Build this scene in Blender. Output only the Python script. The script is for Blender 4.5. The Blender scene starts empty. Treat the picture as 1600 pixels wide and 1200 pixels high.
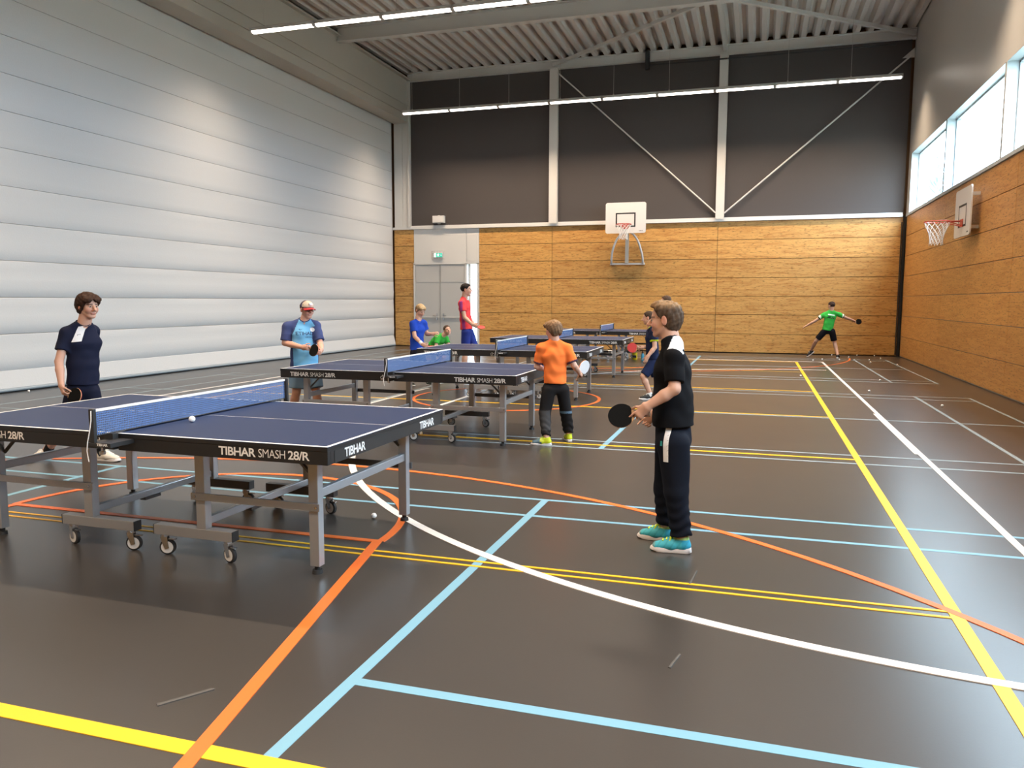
import bpy, math, random
import numpy as np
from mathutils import Vector, Matrix
from mathutils.bvhtree import BVHTree

random.seed(7)
S = bpy.context.scene
COL = S.collection
PI = math.pi

# ------------------------------------------------------------------ camera, sky, exposure
cam_d = bpy.data.cameras.new('camera')
cam = bpy.data.objects.new('camera', cam_d)
COL.objects.link(cam)
cam_d.sensor_fit = 'HORIZONTAL'
cam_d.sensor_width = 36.0
cam_d.lens = 36.0 * 1230.876 / 1600.0
cam_d.clip_end = 200
_r = Vector((0.954955, 0.296736, 0.002903)); _d = Vector((0.033809, -0.099075, -0.994505)); _f = Vector((-0.294818, 0.949806, -0.104644))
cam.matrix_world = Matrix(((_r.x, -_d.x, -_f.x, 0), (_r.y, -_d.y, -_f.y, 0), (_r.z, -_d.z, -_f.z, 1.512), (0, 0, 0, 1)))
S.camera = cam
S.view_settings.view_transform = 'Standard'
S.view_settings.look = 'None'
S.view_settings.gamma = 1.0
S.view_settings.use_curve_mapping = False
S.view_settings.exposure = 0.08
S.cycles.use_denoising = True
S.cycles.max_bounces = 10
S.cycles.diffuse_bounces = 5
S.cycles.glossy_bounces = 4
S.cycles.transparent_max_bounces = 16
S.cycles.caustics_reflective = False
S.cycles.caustics_refractive = False
S.cycles.sample_clamp_indirect = 6.0
world = bpy.data.worlds.new('overcast_sky')
S.world = world
world.use_nodes = True
_bg = world.node_tree.nodes['Background']
_bg.inputs[0].default_value = (0.66, 0.84, 1.0, 1)
SKY = 15.0
# overcast sky: three times as bright at the zenith as at the horizon
_wn = world.node_tree.nodes; _wl = world.node_tree.links
_tc = _wn.new('ShaderNodeTexCoord'); _sx = _wn.new('ShaderNodeSeparateXYZ'); _wl.new(_tc.outputs['Generated'], _sx.inputs[0])
_mr = _wn.new('ShaderNodeMapRange'); _mr.inputs[3].default_value = SKY; _mr.inputs[4].default_value = SKY * 3
_wl.new(_sx.outputs[2], _mr.inputs[0]); _wl.new(_mr.outputs[0], _bg.inputs[1])
LAMP_W = 600.0      # per row of luminaires
LAMP_COL = (1.0, 0.77, 0.55)
LAMP_GLOW = 7.0

D = 24.28; XL = -11.7; XR = 3.825; YF = -4.0; ZR = 8.95; HW = 3.85

# ------------------------------------------------------------------ materials
def mk(name, col, rough=0.6, metal=0.0, var=0.0, scale=8.0, bump=0.0, emit=0.0, spec=0.5):
    m = bpy.data.materials.new(name); m.use_nodes = True
    nt = m.node_tree; b = nt.nodes['Principled BSDF']
    b.inputs['Base Color'].default_value = (*col, 1)
    b.inputs['Roughness'].default_value = rough
    b.inputs['Metallic'].default_value = metal
    b.inputs['Specular IOR Level'].default_value = spec
    if emit:
        b.inputs['Emission Color'].default_value = (*col, 1)
        b.inputs['Emission Strength'].default_value = emit
    if var or bump:
        tc = nt.nodes.new('ShaderNodeTexCoord')
        n = nt.nodes.new('ShaderNodeTexNoise'); n.inputs['Scale'].default_value = scale; n.inputs['Detail'].default_value = 4
        nt.links.new(tc.outputs['Object'], n.inputs['Vector'])
        if var:
            mr = nt.nodes.new('ShaderNodeMapRange'); mr.inputs[3].default_value = 1 - var; mr.inputs[4].default_value = 1 + var
            nt.links.new(n.outputs['Fac'], mr.inputs[0])
            mx = nt.nodes.new('ShaderNodeVectorMath'); mx.operation = 'SCALE'; mx.inputs[0].default_value = col
            nt.links.new(mr.outputs[0], mx.inputs['Scale']); nt.links.new(mx.outputs[0], b.inputs['Base Color'])
        if bump:
            bp = nt.nodes.new('ShaderNodeBump'); bp.inputs['Strength'].default_value = bump; bp.inputs['Distance'].default_value = 0.01
            nt.links.new(n.outputs['Fac'], bp.inputs['Height']); nt.links.new(bp.outputs[0], b.inputs['Normal'])
    return m

def mk_vcol(name, rough, spec=0.4, bump=0.0, bscale=300.0, sheen=0.0, darkvar=0.0, dscale=60):
    m = bpy.data.materials.new(name); m.use_nodes = True
    nt = m.node_tree; b = nt.nodes['Principled BSDF']
    a = nt.nodes.new('ShaderNodeVertexColor'); a.layer_name = 'Col'
    out = a.outputs['Color']
    b.inputs['Roughness'].default_value = rough; b.inputs['Specular IOR Level'].default_value = spec
    if sheen: b.inputs['Sheen Weight'].default_value = sheen
    tc = nt.nodes.new('ShaderNodeTexCoord')
    if darkvar:
        n = nt.nodes.new('ShaderNodeTexNoise'); n.inputs['Scale'].default_value = dscale; n.inputs['Detail'].default_value = 3
        mp = nt.nodes.new('ShaderNodeMapping'); mp.inputs['Scale'].default_value = (1, 1, .35)
        nt.links.new(tc.outputs['Object'], mp.inputs[0]); nt.links.new(mp.outputs[0], n.inputs['Vector'])
        mr = nt.nodes.new('ShaderNodeMapRange'); mr.inputs[1].default_value = .3; mr.inputs[2].default_value = .7
        mr.inputs[3].default_value = 1 - darkvar; mr.inputs[4].default_value = 1 + darkvar
        nt.links.new(n.outputs['Fac'], mr.inputs[0])
        mx = nt.nodes.new('ShaderNodeVectorMath'); mx.operation = 'SCALE'
        nt.links.new(out, mx.inputs[0]); nt.links.new(mr.outputs[0], mx.inputs['Scale']); out = mx.outputs[0]
    nt.links.new(out, b.inputs['Base Color'])
    if bump:
        n = nt.nodes.new('ShaderNodeTexNoise'); n.inputs['Scale'].default_value = bscale
        nt.links.new(tc.outputs['Object'], n.inputs['Vector'])
        bp = nt.nodes.new('ShaderNodeBump'); bp.inputs['Strength'].default_value = bump; bp.inputs['Distance'].default_value = 0.004
        nt.links.new(n.outputs['Fac'], bp.inputs['Height']); nt.links.new(bp.outputs[0], b.inputs['Normal'])
    return m

def mk_floor():
    m = mk('brown_sports_vinyl', (0.037, 0.0318, 0.0283), 0.3, spec=1.0)
    nt = m.node_tree; b = nt.nodes['Principled BSDF']
    g = nt.nodes.new('ShaderNodeNewGeometry')
    n1 = nt.nodes.new('ShaderNodeTexNoise'); n1.inputs['Scale'].default_value = 0.7; n1.inputs['Detail'].default_value = 5
    nt.links.new(g.outputs['Position'], n1.inputs['Vector'])
    r1 = nt.nodes.new('ShaderNodeMapRange'); r1.inputs[3].default_value = 0.285; r1.inputs[4].default_value = 0.325; r1.inputs[1].default_value = 0.2; r1.inputs[2].default_value = 0.8
    nt.links.new(n1.outputs['Fac'], r1.inputs[0]); nt.links.new(r1.outputs[0], b.inputs['Roughness'])
    n2 = nt.nodes.new('ShaderNodeTexNoise'); n2.inputs['Scale'].default_value = 2.2; n2.inputs['Detail'].default_value = 6
    nt.links.new(g.outputs['Position'], n2.inputs['Vector'])
    r2 = nt.nodes.new('ShaderNodeMapRange'); r2.inputs[3].default_value = 0.93; r2.inputs[4].default_value = 1.07
    nt.links.new(n2.outputs['Fac'], r2.inputs[0])
    mx = nt.nodes.new('ShaderNodeVectorMath'); mx.operation = 'SCALE'; mx.inputs[0].default_value = (0.037, 0.0318, 0.0283)
    nt.links.new(r2.outputs[0], mx.inputs['Scale']); nt.links.new(mx.outputs[0], b.inputs['Base Color'])
    n3 = nt.nodes.new('ShaderNodeTexNoise'); n3.inputs['Scale'].default_value = 90; n3.inputs['Detail'].default_value = 2
    nt.links.new(g.outputs['Position'], n3.inputs['Vector'])
    bp = nt.nodes.new('ShaderNodeBump'); bp.inputs['Strength'].default_value = 0.06; bp.inputs['Distance'].default_value = 0.002
    nt.links.new(n3.outputs['Fac'], bp.inputs['Height']); nt.links.new(bp.outputs[0], b.inputs['Normal'])
    return m

def mk_wood(name, col, dark, perf):
    m = mk(name, col, 0.42, spec=0.4)
    nt = m.node_tree; b = nt.nodes['Principled BSDF']; L = nt.links
    g = nt.nodes.new('ShaderNodeNewGeometry')
    sx = nt.nodes.new('ShaderNodeSeparateXYZ'); L.new(g.outputs['Position'], sx.inputs[0])
    ad = nt.nodes.new('ShaderNodeMath'); ad.operation = 'ADD'; L.new(sx.outputs[0], ad.inputs[0]); L.new(sx.outputs[1], ad.inputs[1])
    def vec(sa, sz, off):
        a = nt.nodes.new('ShaderNodeMath'); a.operation = 'MULTIPLY'; a.inputs[1].default_value = sa; L.new(ad.outputs[0], a.inputs[0])
        z = nt.nodes.new('ShaderNodeMath'); z.operation = 'MULTIPLY'; z.inputs[1].default_value = sz; L.new(sx.outputs[2], z.inputs[0])
        c = nt.nodes.new('ShaderNodeCombineXYZ'); L.new(a.outputs[0], c.inputs[0]); L.new(z.outputs[0], c.inputs[1]); c.inputs[2].default_value = off
        return c
    oi = nt.nodes.new('ShaderNodeObjectInfo')
    n1 = nt.nodes.new('ShaderNodeTexNoise'); n1.inputs['Scale'].default_value = 1; n1.inputs['Detail'].default_value = 5; n1.inputs['Distortion'].default_value = 1.2
    L.new(vec(1.6, 16, 0.3).outputs[0], n1.inputs['Vector'])
    cr = nt.nodes.new('ShaderNodeValToRGB')
    cr.color_ramp.elements[0].position = 0.34; cr.color_ramp.elements[0].color = (*dark, 1)
    cr.color_ramp.elements[1].position = 0.52; cr.color_ramp.elements[1].color = (*col, 1)
    e = cr.color_ramp.elements.new(0.72); e.color = (col[0] * 1.13, col[1] * 1.12, col[2] * 1.1, 1)
    L.new(n1.outputs['Fac'], cr.inputs[0])
    # short dark flecks of the softwood veneer
    n2 = nt.nodes.new('ShaderNodeTexNoise'); n2.inputs['Scale'].default_value = 1; n2.inputs['Detail'].default_value = 2
    L.new(vec(9, 42, 4.0).outputs[0], n2.inputs['Vector'])
    fr = nt.nodes.new('ShaderNodeMapRange'); fr.inputs[1].default_value = 0.57; fr.inputs[2].default_value = 0.68; fr.inputs[3].default_value = 1.03; fr.inputs[4].default_value = 0.48
    L.new(n2.outputs['Fac'], fr.inputs[0])
    tr = nt.nodes.new('ShaderNodeMapRange'); tr.inputs[3].default_value = 0.92; tr.inputs[4].default_value = 1.08
    L.new(oi.outputs['Random'], tr.inputs[0])
    m1 = nt.nodes.new('ShaderNodeMath'); m1.operation = 'MULTIPLY'; L.new(fr.outputs[0], m1.inputs[0]); L.new(tr.outputs[0], m1.inputs[1])
    fac = m1.outputs[0]
    if perf:
        vo = nt.nodes.new('ShaderNodeTexVoronoi'); vo.inputs['Randomness'].default_value = 0.0; vo.inputs['Scale'].default_value = 1
        L.new(vec(26, 26, 0.5).outputs[0], vo.inputs['Vector'])
        pr = nt.nodes.new('ShaderNodeMapRange'); pr.inputs[1].default_value = 0.2; pr.inputs[2].default_value = 0.3; pr.inputs[3].default_value = 0.5; pr.inputs[4].default_value = 1.0
        L.new(vo.outputs['Distance'], pr.inputs[0])
        m2 = nt.nodes.new('ShaderNodeMath'); m2.operation = 'MULTIPLY'; L.new(fac, m2.inputs[0]); L.new(pr.outputs[0], m2.inputs[1]); fac = m2.outputs[0]
    mx = nt.nodes.new('ShaderNodeVectorMath'); mx.operation = 'SCALE'; L.new(cr.outputs[0], mx.inputs[0]); L.new(fac, mx.inputs['Scale'])
    L.new(mx.outputs[0], b.inputs['Base Color'])
    return m

def mk_glass():
    m = bpy.data.materials.new('window_glass'); m.use_nodes = True
    nt = m.node_tree; nt.nodes.clear()
    o = nt.nodes.new('ShaderNodeOutputMaterial'); t = nt.nodes.new('ShaderNodeBsdfTransparent'); g = nt.nodes.new('ShaderNodeBsdfGlossy')
    g.inputs['Roughness'].default_value = 0.02; t.inputs[0].default_value = (0.95, 0.97, 0.97, 1)
    x = nt.nodes.new('ShaderNodeMixShader'); x.inputs[0].default_value = 0.07
    nt.links.new(t.outputs[0], x.inputs[1]); nt.links.new(g.outputs[0], x.inputs[2]); nt.links.new(x.outputs[0], o.inputs[0])
    return m

def mk_net():
    m = bpy.data.materials.new('blue_net_mesh'); m.use_nodes = True
    nt = m.node_tree; L = nt.links; b = nt.nodes['Principled BSDF']
    b.inputs['Base Color'].default_value = (0.10, 0.185, 0.40, 1); b.inputs['Roughness'].default_value = 0.8
    o = nt.nodes['Material Output']; t = nt.nodes.new('ShaderNodeBsdfTransparent'); x = nt.nodes.new('ShaderNodeMixShader')
    tc = nt.nodes.new('ShaderNodeTexCoord'); s = nt.nodes.new('ShaderNodeSeparateXYZ'); L.new(tc.outputs['Object'], s.inputs[0])
    outs = []
    for k in (1, 2):
        mu = nt.nodes.new('ShaderNodeMath'); mu.operation = 'MULTIPLY'; mu.inputs[1].default_value = 1 / 0.0125; L.new(s.outputs[k], mu.inputs[0])
        fr = nt.nodes.new('ShaderNodeMath'); fr.operation = 'FRACT'; L.new(mu.outputs[0], fr.inputs[0])
        gt = nt.nodes.new('ShaderNodeMath'); gt.operation = 'LESS_THAN'; gt.inputs[1].default_value = 0.35; L.new(fr.outputs[0], gt.inputs[0])
        outs.append(gt)
    mm = nt.nodes.new('ShaderNodeMath'); mm.operation = 'MAXIMUM'; L.new(outs[0].outputs[0], mm.inputs[0]); L.new(outs[1].outputs[0], mm.inputs[1])
    L.new(mm.outputs[0], x.inputs[0]); L.new(t.outputs[0], x.inputs[1]); L.new(b.outputs[0], x.inputs[2]); L.new(x.outputs[0], o.inputs[0])
    return m

M = {}
M['floor'] = mk_floor()
M['wood_back'] = mk_wood('softwood_plywood', (0.56, 0.31, 0.095), (0.43, 0.20, 0.05), False)
M['wood_perf'] = mk_wood('perforated_plywood', (0.54, 0.295, 0.092), (0.42, 0.19, 0.05), True)
M['wood_right'] = mk_wood('perforated_plywood_side', (0.52, 0.265, 0.085), (0.44, 0.20, 0.055), True)
M['joint'] = mk('dark_joint', (0.10, 0.045, 0.015), 0.8)
M['curtain'] = mk('white_curtain_fabric', (0.665, 0.675, 0.68), 0.75, var=0.02, scale=40, bump=0.15)
M['seam'] = mk('grey_seam', (0.36, 0.35, 0.34), 0.8)
M['rail'] = mk('grey_blue_rail', (0.36, 0.42, 0.46), 0.5)
M['rubber'] = mk('black_rubber', (0.015, 0.015, 0.016), 0.7)
M['header'] = mk('painted_steel_grey', (0.50, 0.465, 0.41), 0.55, var=0.03, scale=2)
M['steel'] = mk('painted_steel_white', (0.62, 0.60, 0.57), 0.45)
M['deck'] = mk('roof_deck_paint', (0.62, 0.58, 0.55), 0.6, var=0.04, scale=3)
M['acoustic'] = mk('dark_acoustic_panel', (0.064, 0.055, 0.053), 0.85, var=0.06, scale=160, bump=0.2)
M['upper'] = mk('upper_wall_paint', (0.56, 0.54, 0.51), 0.38, var=0.015, scale=3)
M['white'] = mk('white_paint', (0.66, 0.65, 0.63), 0.5)
M['door'] = mk('door_paint', (0.52, 0.515, 0.50), 0.45)
M['alu'] = mk('white_aluminium', (0.46, 0.50, 0.52), 0.4)
M['glass'] = mk_glass()
M['net'] = mk_net()
M['black'] = mk('black_paint', (0.012, 0.012, 0.013), 0.45)
M['dark'] = mk('black_plastic', (0.02, 0.02, 0.021), 0.5)
M['chrome'] = mk('chrome', (0.55, 0.55, 0.56), 0.25, 1.0)
M['tabletop'] = mk('blue_table_coating', (0.011, 0.026, 0.082), 0.5, var=0.04, scale=30, spec=.3)
M['line_white'] = mk('white_table_line', (0.78, 0.78, 0.78), 0.5)
M['print'] = mk('pale_print', (0.74, 0.72, 0.69), 0.55)
M['legpaint'] = mk('silver_leg_paint', (0.43, 0.445, 0.47), 0.33, 0.7)
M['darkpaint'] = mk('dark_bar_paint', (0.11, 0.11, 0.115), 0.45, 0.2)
M['hubgrey'] = mk('grey_wheel', (0.55, 0.55, 0.55), 0.5)
M['ball'] = mk('white_ball', (0.85, 0.85, 0.83), 0.45)
M['board'] = mk('white_backboard', (0.70, 0.68, 0.66), 0.4)
M['red'] = mk('red_ring', (0.52, 0.07, 0.04), 0.45)
M['rope'] = mk('white_rope', (0.78, 0.76, 0.73), 0.8)
M['blue_line'] = mk('light_blue_court_tape', (0.175, 0.37, 0.49), 0.42)
M['pale_line'] = mk('pale_blue_court_tape', (0.27, 0.34, 0.38), 0.42)
M['yellow_line'] = mk('yellow_court_tape', (0.80, 0.47, 0.015), 0.42)
M['orange_line'] = mk('orange_court_tape', (0.78, 0.155, 0.025), 0.42)
M['white_line'] = mk('white_court_tape', (0.72, 0.69, 0.66), 0.42)
M['scuff'] = mk('scuff', (0.085, 0.08, 0.075), 0.5)
M['lamp_body'] = mk('luminaire_body', (0.62, 0.60, 0.58), 0.4)
_lm = bpy.data.materials.new('lit_diffuser'); _lm.use_nodes = True
_b = _lm.node_tree.nodes['Principled BSDF']; _b.inputs['Base Color'].default_value = (.8, .8, .8, 1)
_b.inputs['Emission Color'].default_value = (1.0, 0.90, 0.80, 1); _b.inputs['Emission Strength'].default_value = LAMP_GLOW
M['lamp'] = _lm
M['skin'] = mk_vcol('skin', 0.5, 0.35)
M['cloth'] = mk_vcol('cloth', 0.85, 0.12, bump=0.15)
M['hair'] = mk_vcol('hair', 0.72, 0.15, bump=0.35, bscale=140, darkvar=0.35, dscale=55)
M['shoe'] = mk_vcol('shoe', 0.6, 0.35)

# ------------------------------------------------------------------ mesh helper
def rot_to(n):
    n = Vector(n).normalized()
    a = Vector((0, 0, 1)) if abs(n.z) < 0.9 else Vector((1, 0, 0))
    x = a.cross(n).normalized(); y = n.cross(x)
    return x, y, n

class G:
    def __init__(s): s.v = []; s.f = []
    def add(s, vs, fs):
        o = len(s.v); s.v += [tuple(v) for v in vs]; s.f += [tuple(i + o for i in f) for f in fs]; return s
    def box(s, a, b):
        x0, y0, z0 = a; x1, y1, z1 = b
        return s.add([(x0, y0, z0), (x1, y0, z0), (x1, y1, z0), (x0, y1, z0), (x0, y0, z1), (x1, y0, z1), (x1, y1, z1), (x0, y1, z1)],
                     [(0, 3, 2, 1), (4, 5, 6, 7), (0, 1, 5, 4), (1, 2, 6, 5), (2, 3, 7, 6), (3, 0, 4, 7)])
    def cbox(s, c, h): return s.box([c[i] - h[i] for i in range(3)], [c[i] + h[i] for i in range(3)])
    def bar(s, p, q, w, h, up=(0, 0, 1)):
        p = Vector(p); q = Vector(q); n = (q - p).normalized(); x = n.cross(Vector(up)).normalized(); y = x.cross(n)
        vs = [e + x * (w / 2 * i) + y * (h / 2 * j) for e in (p, q) for i, j in ((-1, -1), (1, -1), (1, 1), (-1, 1))]
        return s.add(vs, [(0, 3, 2, 1), (4, 5, 6, 7), (0, 1, 5, 4), (1, 2, 6, 5), (2, 3, 7, 6), (3, 0, 4, 7)])
    def cyl(s, p, q, r, n=12, r2=None):
        p = Vector(p); q = Vector(q); x, y, _ = rot_to(q - p); r2 = r if r2 is None else r2
        vs = []
        for e, rr in ((p, r), (q, r2)):
            for i in range(n):
                a = 2 * PI * i / n; vs.append(e + x * (rr * math.cos(a)) + y * (rr * math.sin(a)))
        fs = [(i, (i + 1) % n, n + (i + 1) % n, n + i) for i in range(n)] + [tuple(range(n - 1, -1, -1)), tuple(range(n, 2 * n))]
        return s.add(vs, fs)
    def tube(s, pts, r, n=8, closed=False):
        pts = [Vector(p) for p in pts]; k = len(pts); vs = []; px = None
        for i in range(k):
            a = pts[(i - 1) % k] if (i or closed) else pts[0]; b = pts[(i + 1) % k] if (i < k - 1 or closed) else pts[-1]
            t = (b - a).normalized()
            if px is None: px = rot_to(t)[0]
            px = (px - t * px.dot(t)).normalized(); py = t.cross(px)
            for j in range(n):
                an = 2 * PI * j / n; vs.append(pts[i] + px * (r * math.cos(an)) + py * (r * math.sin(an)))
        fs = []
        for i in range(k if closed else k - 1):
            for j in range(n):
                fs.append((i * n + j, i * n + (j + 1) % n, ((i + 1) % k) * n + (j + 1) % n, ((i + 1) % k) * n + j))
        if not closed: fs += [tuple(range(n - 1, -1, -1)), tuple(range((k - 1) * n, k * n))]
        return s.add(vs, fs)
    def prism(s, poly, o, u, v, w):       # polygon in (u,v) at o, thickness vector w
        o = Vector(o); u = Vector(u); v = Vector(v); w = Vector(w); n = len(poly)
        a = [o + u * p[0] + v * p[1] for p in poly]; b = [x + w for x in a]
        return s.add(a + b, [tuple(range(n - 1, -1, -1)), tuple(range(n, 2 * n))] + [(i, (i + 1) % n, n + (i + 1) % n, n + i) for i in range(n)])
    def sph(s, c, r, nu=16, nv=10):
        c = Vector(c); r = (r, r, r) if not hasattr(r, '__len__') else r; vs = [c + Vector((0, 0, r[2]))]
        for j in range(1, nv):
            t = PI * j / nv
            for i in range(nu):
                a = 2 * PI * i / nu; vs.append(c + Vector((r[0] * math.sin(t) * math.cos(a), r[1] * math.sin(t) * math.sin(a), r[2] * math.cos(t))))
        vs.append(c - Vector((0, 0, r[2]))); L = len(vs) - 1
        fs = [(0, 1 + i, 1 + (i + 1) % nu) for i in range(nu)]
        for j in range(nv - 2):
            for i in range(nu):
                fs.append((1 + j * nu + i, 1 + (j + 1) * nu + i, 1 + (j + 1) * nu + (i + 1) % nu, 1 + j * nu + (i + 1) % nu))
        fs += [(L, 1 + (nv - 2) * nu + (i + 1) % nu, 1 + (nv - 2) * nu + i) for i in range(nu)]
        return s.add(vs, fs)
    def rev(s, prof, c, axis=(0, 0, 1), n=24):   # profile of (radius, height)
        c = Vector(c); x, y, z = rot_to(axis); vs = []
        for r, h in prof:
            for i in range(n):
                a = 2 * PI * i / n; vs.append(c + x * (r * math.cos(a)) + y * (r * math.sin(a)) + z * h)
        fs = []
        for k in range(len(prof) - 1):
            for i in range(n): fs.append((k * n + i, k * n + (i + 1) % n, (k + 1) * n + (i + 1) % n, (k + 1) * n + i))
        fs += [tuple(range(n - 1, -1, -1)), tuple(range((len(prof) - 1) * n, len(prof) * n))]
        return s.add(vs, fs)
    def mesh(s, name):
        me = bpy.data.meshes.new(name); me.from_pydata(s.v, [], s.f); me.update(); return me
    def build(s, name, mat, parent=None, smooth=False, bevel=0.0, loc=None):
        return link(name, s.mesh(name), mat, parent, smooth, bevel, loc)

def link(name, me, mat, parent=None, smooth=False, bevel=0.0, loc=None):
    o = bpy.data.objects.new(name, me); COL.objects.link(o)
    if mat is not None and not me.materials: me.materials.append(mat)
    if parent is not None: o.parent = parent
    if loc is not None: o.location = loc
    if smooth:
        for p in me.polygons: p.use_smooth = True
        if smooth == 'auto':
            me.set_sharp_from_angle(angle=math.radians(40))
    if bevel:
        b = o.modifiers.new('bevel', 'BEVEL'); b.width = bevel; b.segments = 2; b.limit_method = 'ANGLE'; b.angle_limit = math.radians(40)
    return o

def tag(o, label=None, cat=None, group=None, kind=None):
    if label: o['label'] = label
    if cat: o['category'] = cat
    if group: o['group'] = group
    if kind: o['kind'] = kind
    return o

def empty(name, loc=(0, 0, 0), rz=0.0):
    o = bpy.data.objects.new(name, None); COL.objects.link(o); o.location = loc; o.rotation_euler = (0, 0, rz); o.empty_display_size = 0.1
    return o

def kids(o): return [c for c in bpy.data.objects if c.parent == o]

def copy_tree(root, loc, rz, label, group=None):
    r = root.copy(); COL.objects.link(r); r.location = loc; r.rotation_euler = (0, 0, rz); r['label'] = label
    if group: r['group'] = group
    for ch in KIDS[root.name]:
        c = ch.copy(); COL.objects.link(c); c.parent = r
        for g in KIDS.get(ch.name, ()):
            d = g.copy(); COL.objects.link(d); d.parent = c
    return r
KIDS = {}
def index_kids():
    KIDS.clear()
    for o in bpy.data.objects:
        if o.parent: KIDS.setdefault(o.parent.name, []).append(o)

def text_mesh(name, s, width=None, height=None, offset=0.0, shear=0.0, extrude=0.0):
    cu = bpy.data.curves.new(name, 'FONT'); cu.body = s; cu.size = 1.0; cu.offset = offset; cu.extrude = 0; cu.resolution_u = 3; cu.shear = shear
    cu.space_character = 0.92
    o = bpy.data.objects.new(name, cu); COL.objects.link(o)
    dg = bpy.context.evaluated_depsgraph_get(); me = bpy.data.meshes.new_from_object(o.evaluated_get(dg))
    bpy.data.objects.remove(o); bpy.data.curves.remove(cu)
    co = np.array([v.co for v in me.vertices]); lo = co.min(0); hi = co.max(0)
    sx = width / (hi[0] - lo[0]) if width else None; sy = height / (hi[1] - lo[1]) if height else None
    sx = sx or sy; sy = sy or sx
    vs = [((v[0] - lo[0]) * sx, (v[1] - lo[1]) * sy) for v in co]
    fs = [tuple(p.vertices) for p in me.polygons]
    bpy.data.meshes.remove(me)
    return vs, fs

def decal(G_, tm, o, u, v, w=0.0):
    o = Vector(o); u = Vector(u); v = Vector(v)
    n = u.cross(v) * w
    G_.add([o + u * a + v * b + n for a, b in tm[0]], tm[1]); return G_

# ------------------------------------------------------------------ floor with court lines
floor = G().add([(XL - .3, YF - .3, 0), (XR + .3, YF - .3, 0), (XR + .3, D + .3, 0), (XL - .3, D + .3, 0), (XL - .3, YF - .3, -.2), (XR + .3, YF - .3, -.2), (XR + .3, D + .3, -.2), (XL - .3, D + .3, -.2)],
        [(0, 1, 2, 3), (7, 6, 5, 4), (0, 4, 5, 1), (1, 5, 6, 2), (2, 6, 7, 3), (3, 7, 4, 0)]).build('floor', M['floor'])
tag(floor, 'brown grey sports hall floor covered in coloured court lines', kind='structure')
_lz = [0.0006]
def strip(name, mat, pts, w, closed=False):
    _lz[0] += 0.00006; z = _lz[0]; n = len(pts); vs = []
    for i, (x, y) in enumerate(pts):
        a = pts[max(i - 1, 0)]; b = pts[min(i + 1, n - 1)]
        dx, dy = b[0] - a[0], b[1] - a[1]; l = math.hypot(dx, dy); nx, ny = -dy / l * w / 2, dx / l * w / 2
        vs += [(x + nx, y + ny, z), (x - nx, y - ny, z)]
    fs = [(2 * i, 2 * i + 1, 2 * i + 3, 2 * i + 2) for i in range(n - 1)]
    # real tape thickness: side walls down to the floor
    k = len(vs); vs += [(x, y, 0.0) for x, y, _ in vs]
    for i in range(n - 1):
        fs += [(2 * i, 2 * i + 2, k + 2 * i + 2, k + 2 * i), (2 * i + 3, 2 * i + 1, k + 2 * i + 1, k + 2 * i + 3)]
    return G().add(vs, fs).build(name, M[mat], floor)
def arc(cx, cy, r, a0, a1, n=64): return [(cx + r * math.cos(math.radians(a0 + (a1 - a0) * i / n)), cy + r * math.sin(math.radians(a0 + (a1 - a0) * i / n))) for i in range(n + 1)]
def hline(mat, y, x0, x1, w): strip('court_line', mat, [(x0, y), (x1, y)], w)
def vline(mat, x, y0, y1, w): strip('court_line', mat, [(x, y0), (x, y1)], w)
BX0, BX1 = -10.45, 3.25
# three badminton courts
for yo, yi, yi2, yo2, w, bl in ((-.42, .04, 5.25, 5.71, .042, 'blue_line'), (7.92, 8.35, 13.55, 13.98, .042, 'pale_line'), (16.28, 16.75, 22.1, 22.6, .045, 'pale_line')):
    for y in (yo, yi, yi2, yo2): hline(bl, y, BX0, BX1, w)
    for x in (BX0, -9.66, 2.46, BX1): vline(bl, x, yo, yo2, .045)
    yc = (yo + yo2) / 2 + .04
    hline(bl, yc, -1.5, BX1, .055); hline(bl, yc, BX0, -5.52, .055)
    vline('blue_line', -1.5, yo, yo2, .055); vline(bl, -5.52, yo, yo2, .055)
# volleyball
hline('yellow_line', 2.09, -8.1, 1.0, .075); hline('yellow_line', 21.1, -8.1, 1.0, .06)
vline('yellow_line', .97, 2.09, 21.1, .062); vline('yellow_line', -8.1, 2.09, 21.1, .06)
for y in (8.12, 11.07, 14.18): hline('yellow_line', y, -8.1, .97, .05)
for y in (4.12, 4.2): hline('yellow_line', y, -8.1, .95, .022)
hline('yellow_line', 18.1, -8.1, .95, .022)
# basketball
vline('white_line', 1.6, 1.5, 21.32, .052); vline('white_line', 1.575, 8.6, 11.6, .06); vline('white_line', -9.05, 1.5, 21.32, .06); hline('white_line', 21.32, -9.05, 1.63, .06)
OX = -3.725
for cy, sg in ((.25, 1), (23.2, -1)):
    strip('court_line', 'orange_line', arc(OX, cy, 6.13, 2, 178 * sg if sg > 0 else -178) if sg > 0 else arc(OX, cy, 6.13, -2, -178), .05 if sg > 0 else .038)
    fy = 4.375 if sg > 0 else 19.07
    strip('court_line', 'orange_line', arc(OX, fy, 1.50, 0, 180 * sg), .055)
    if sg < 0: break
    hline('orange_line', fy, OX - 1.5, OX + 1.5, .05)
    strip('court_line', 'orange_line', [(OX + 1.48, fy), (OX + 2.35, fy - sg * 4.05)], .062)
    strip('court_line', 'orange_line', [(OX - 1.48, fy), (OX - 2.35, fy - sg * 4.05)], .062)
strip('court_line', 'orange_line', arc(OX, 11.71, 1.45, 0, 360, 72), .05)
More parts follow.
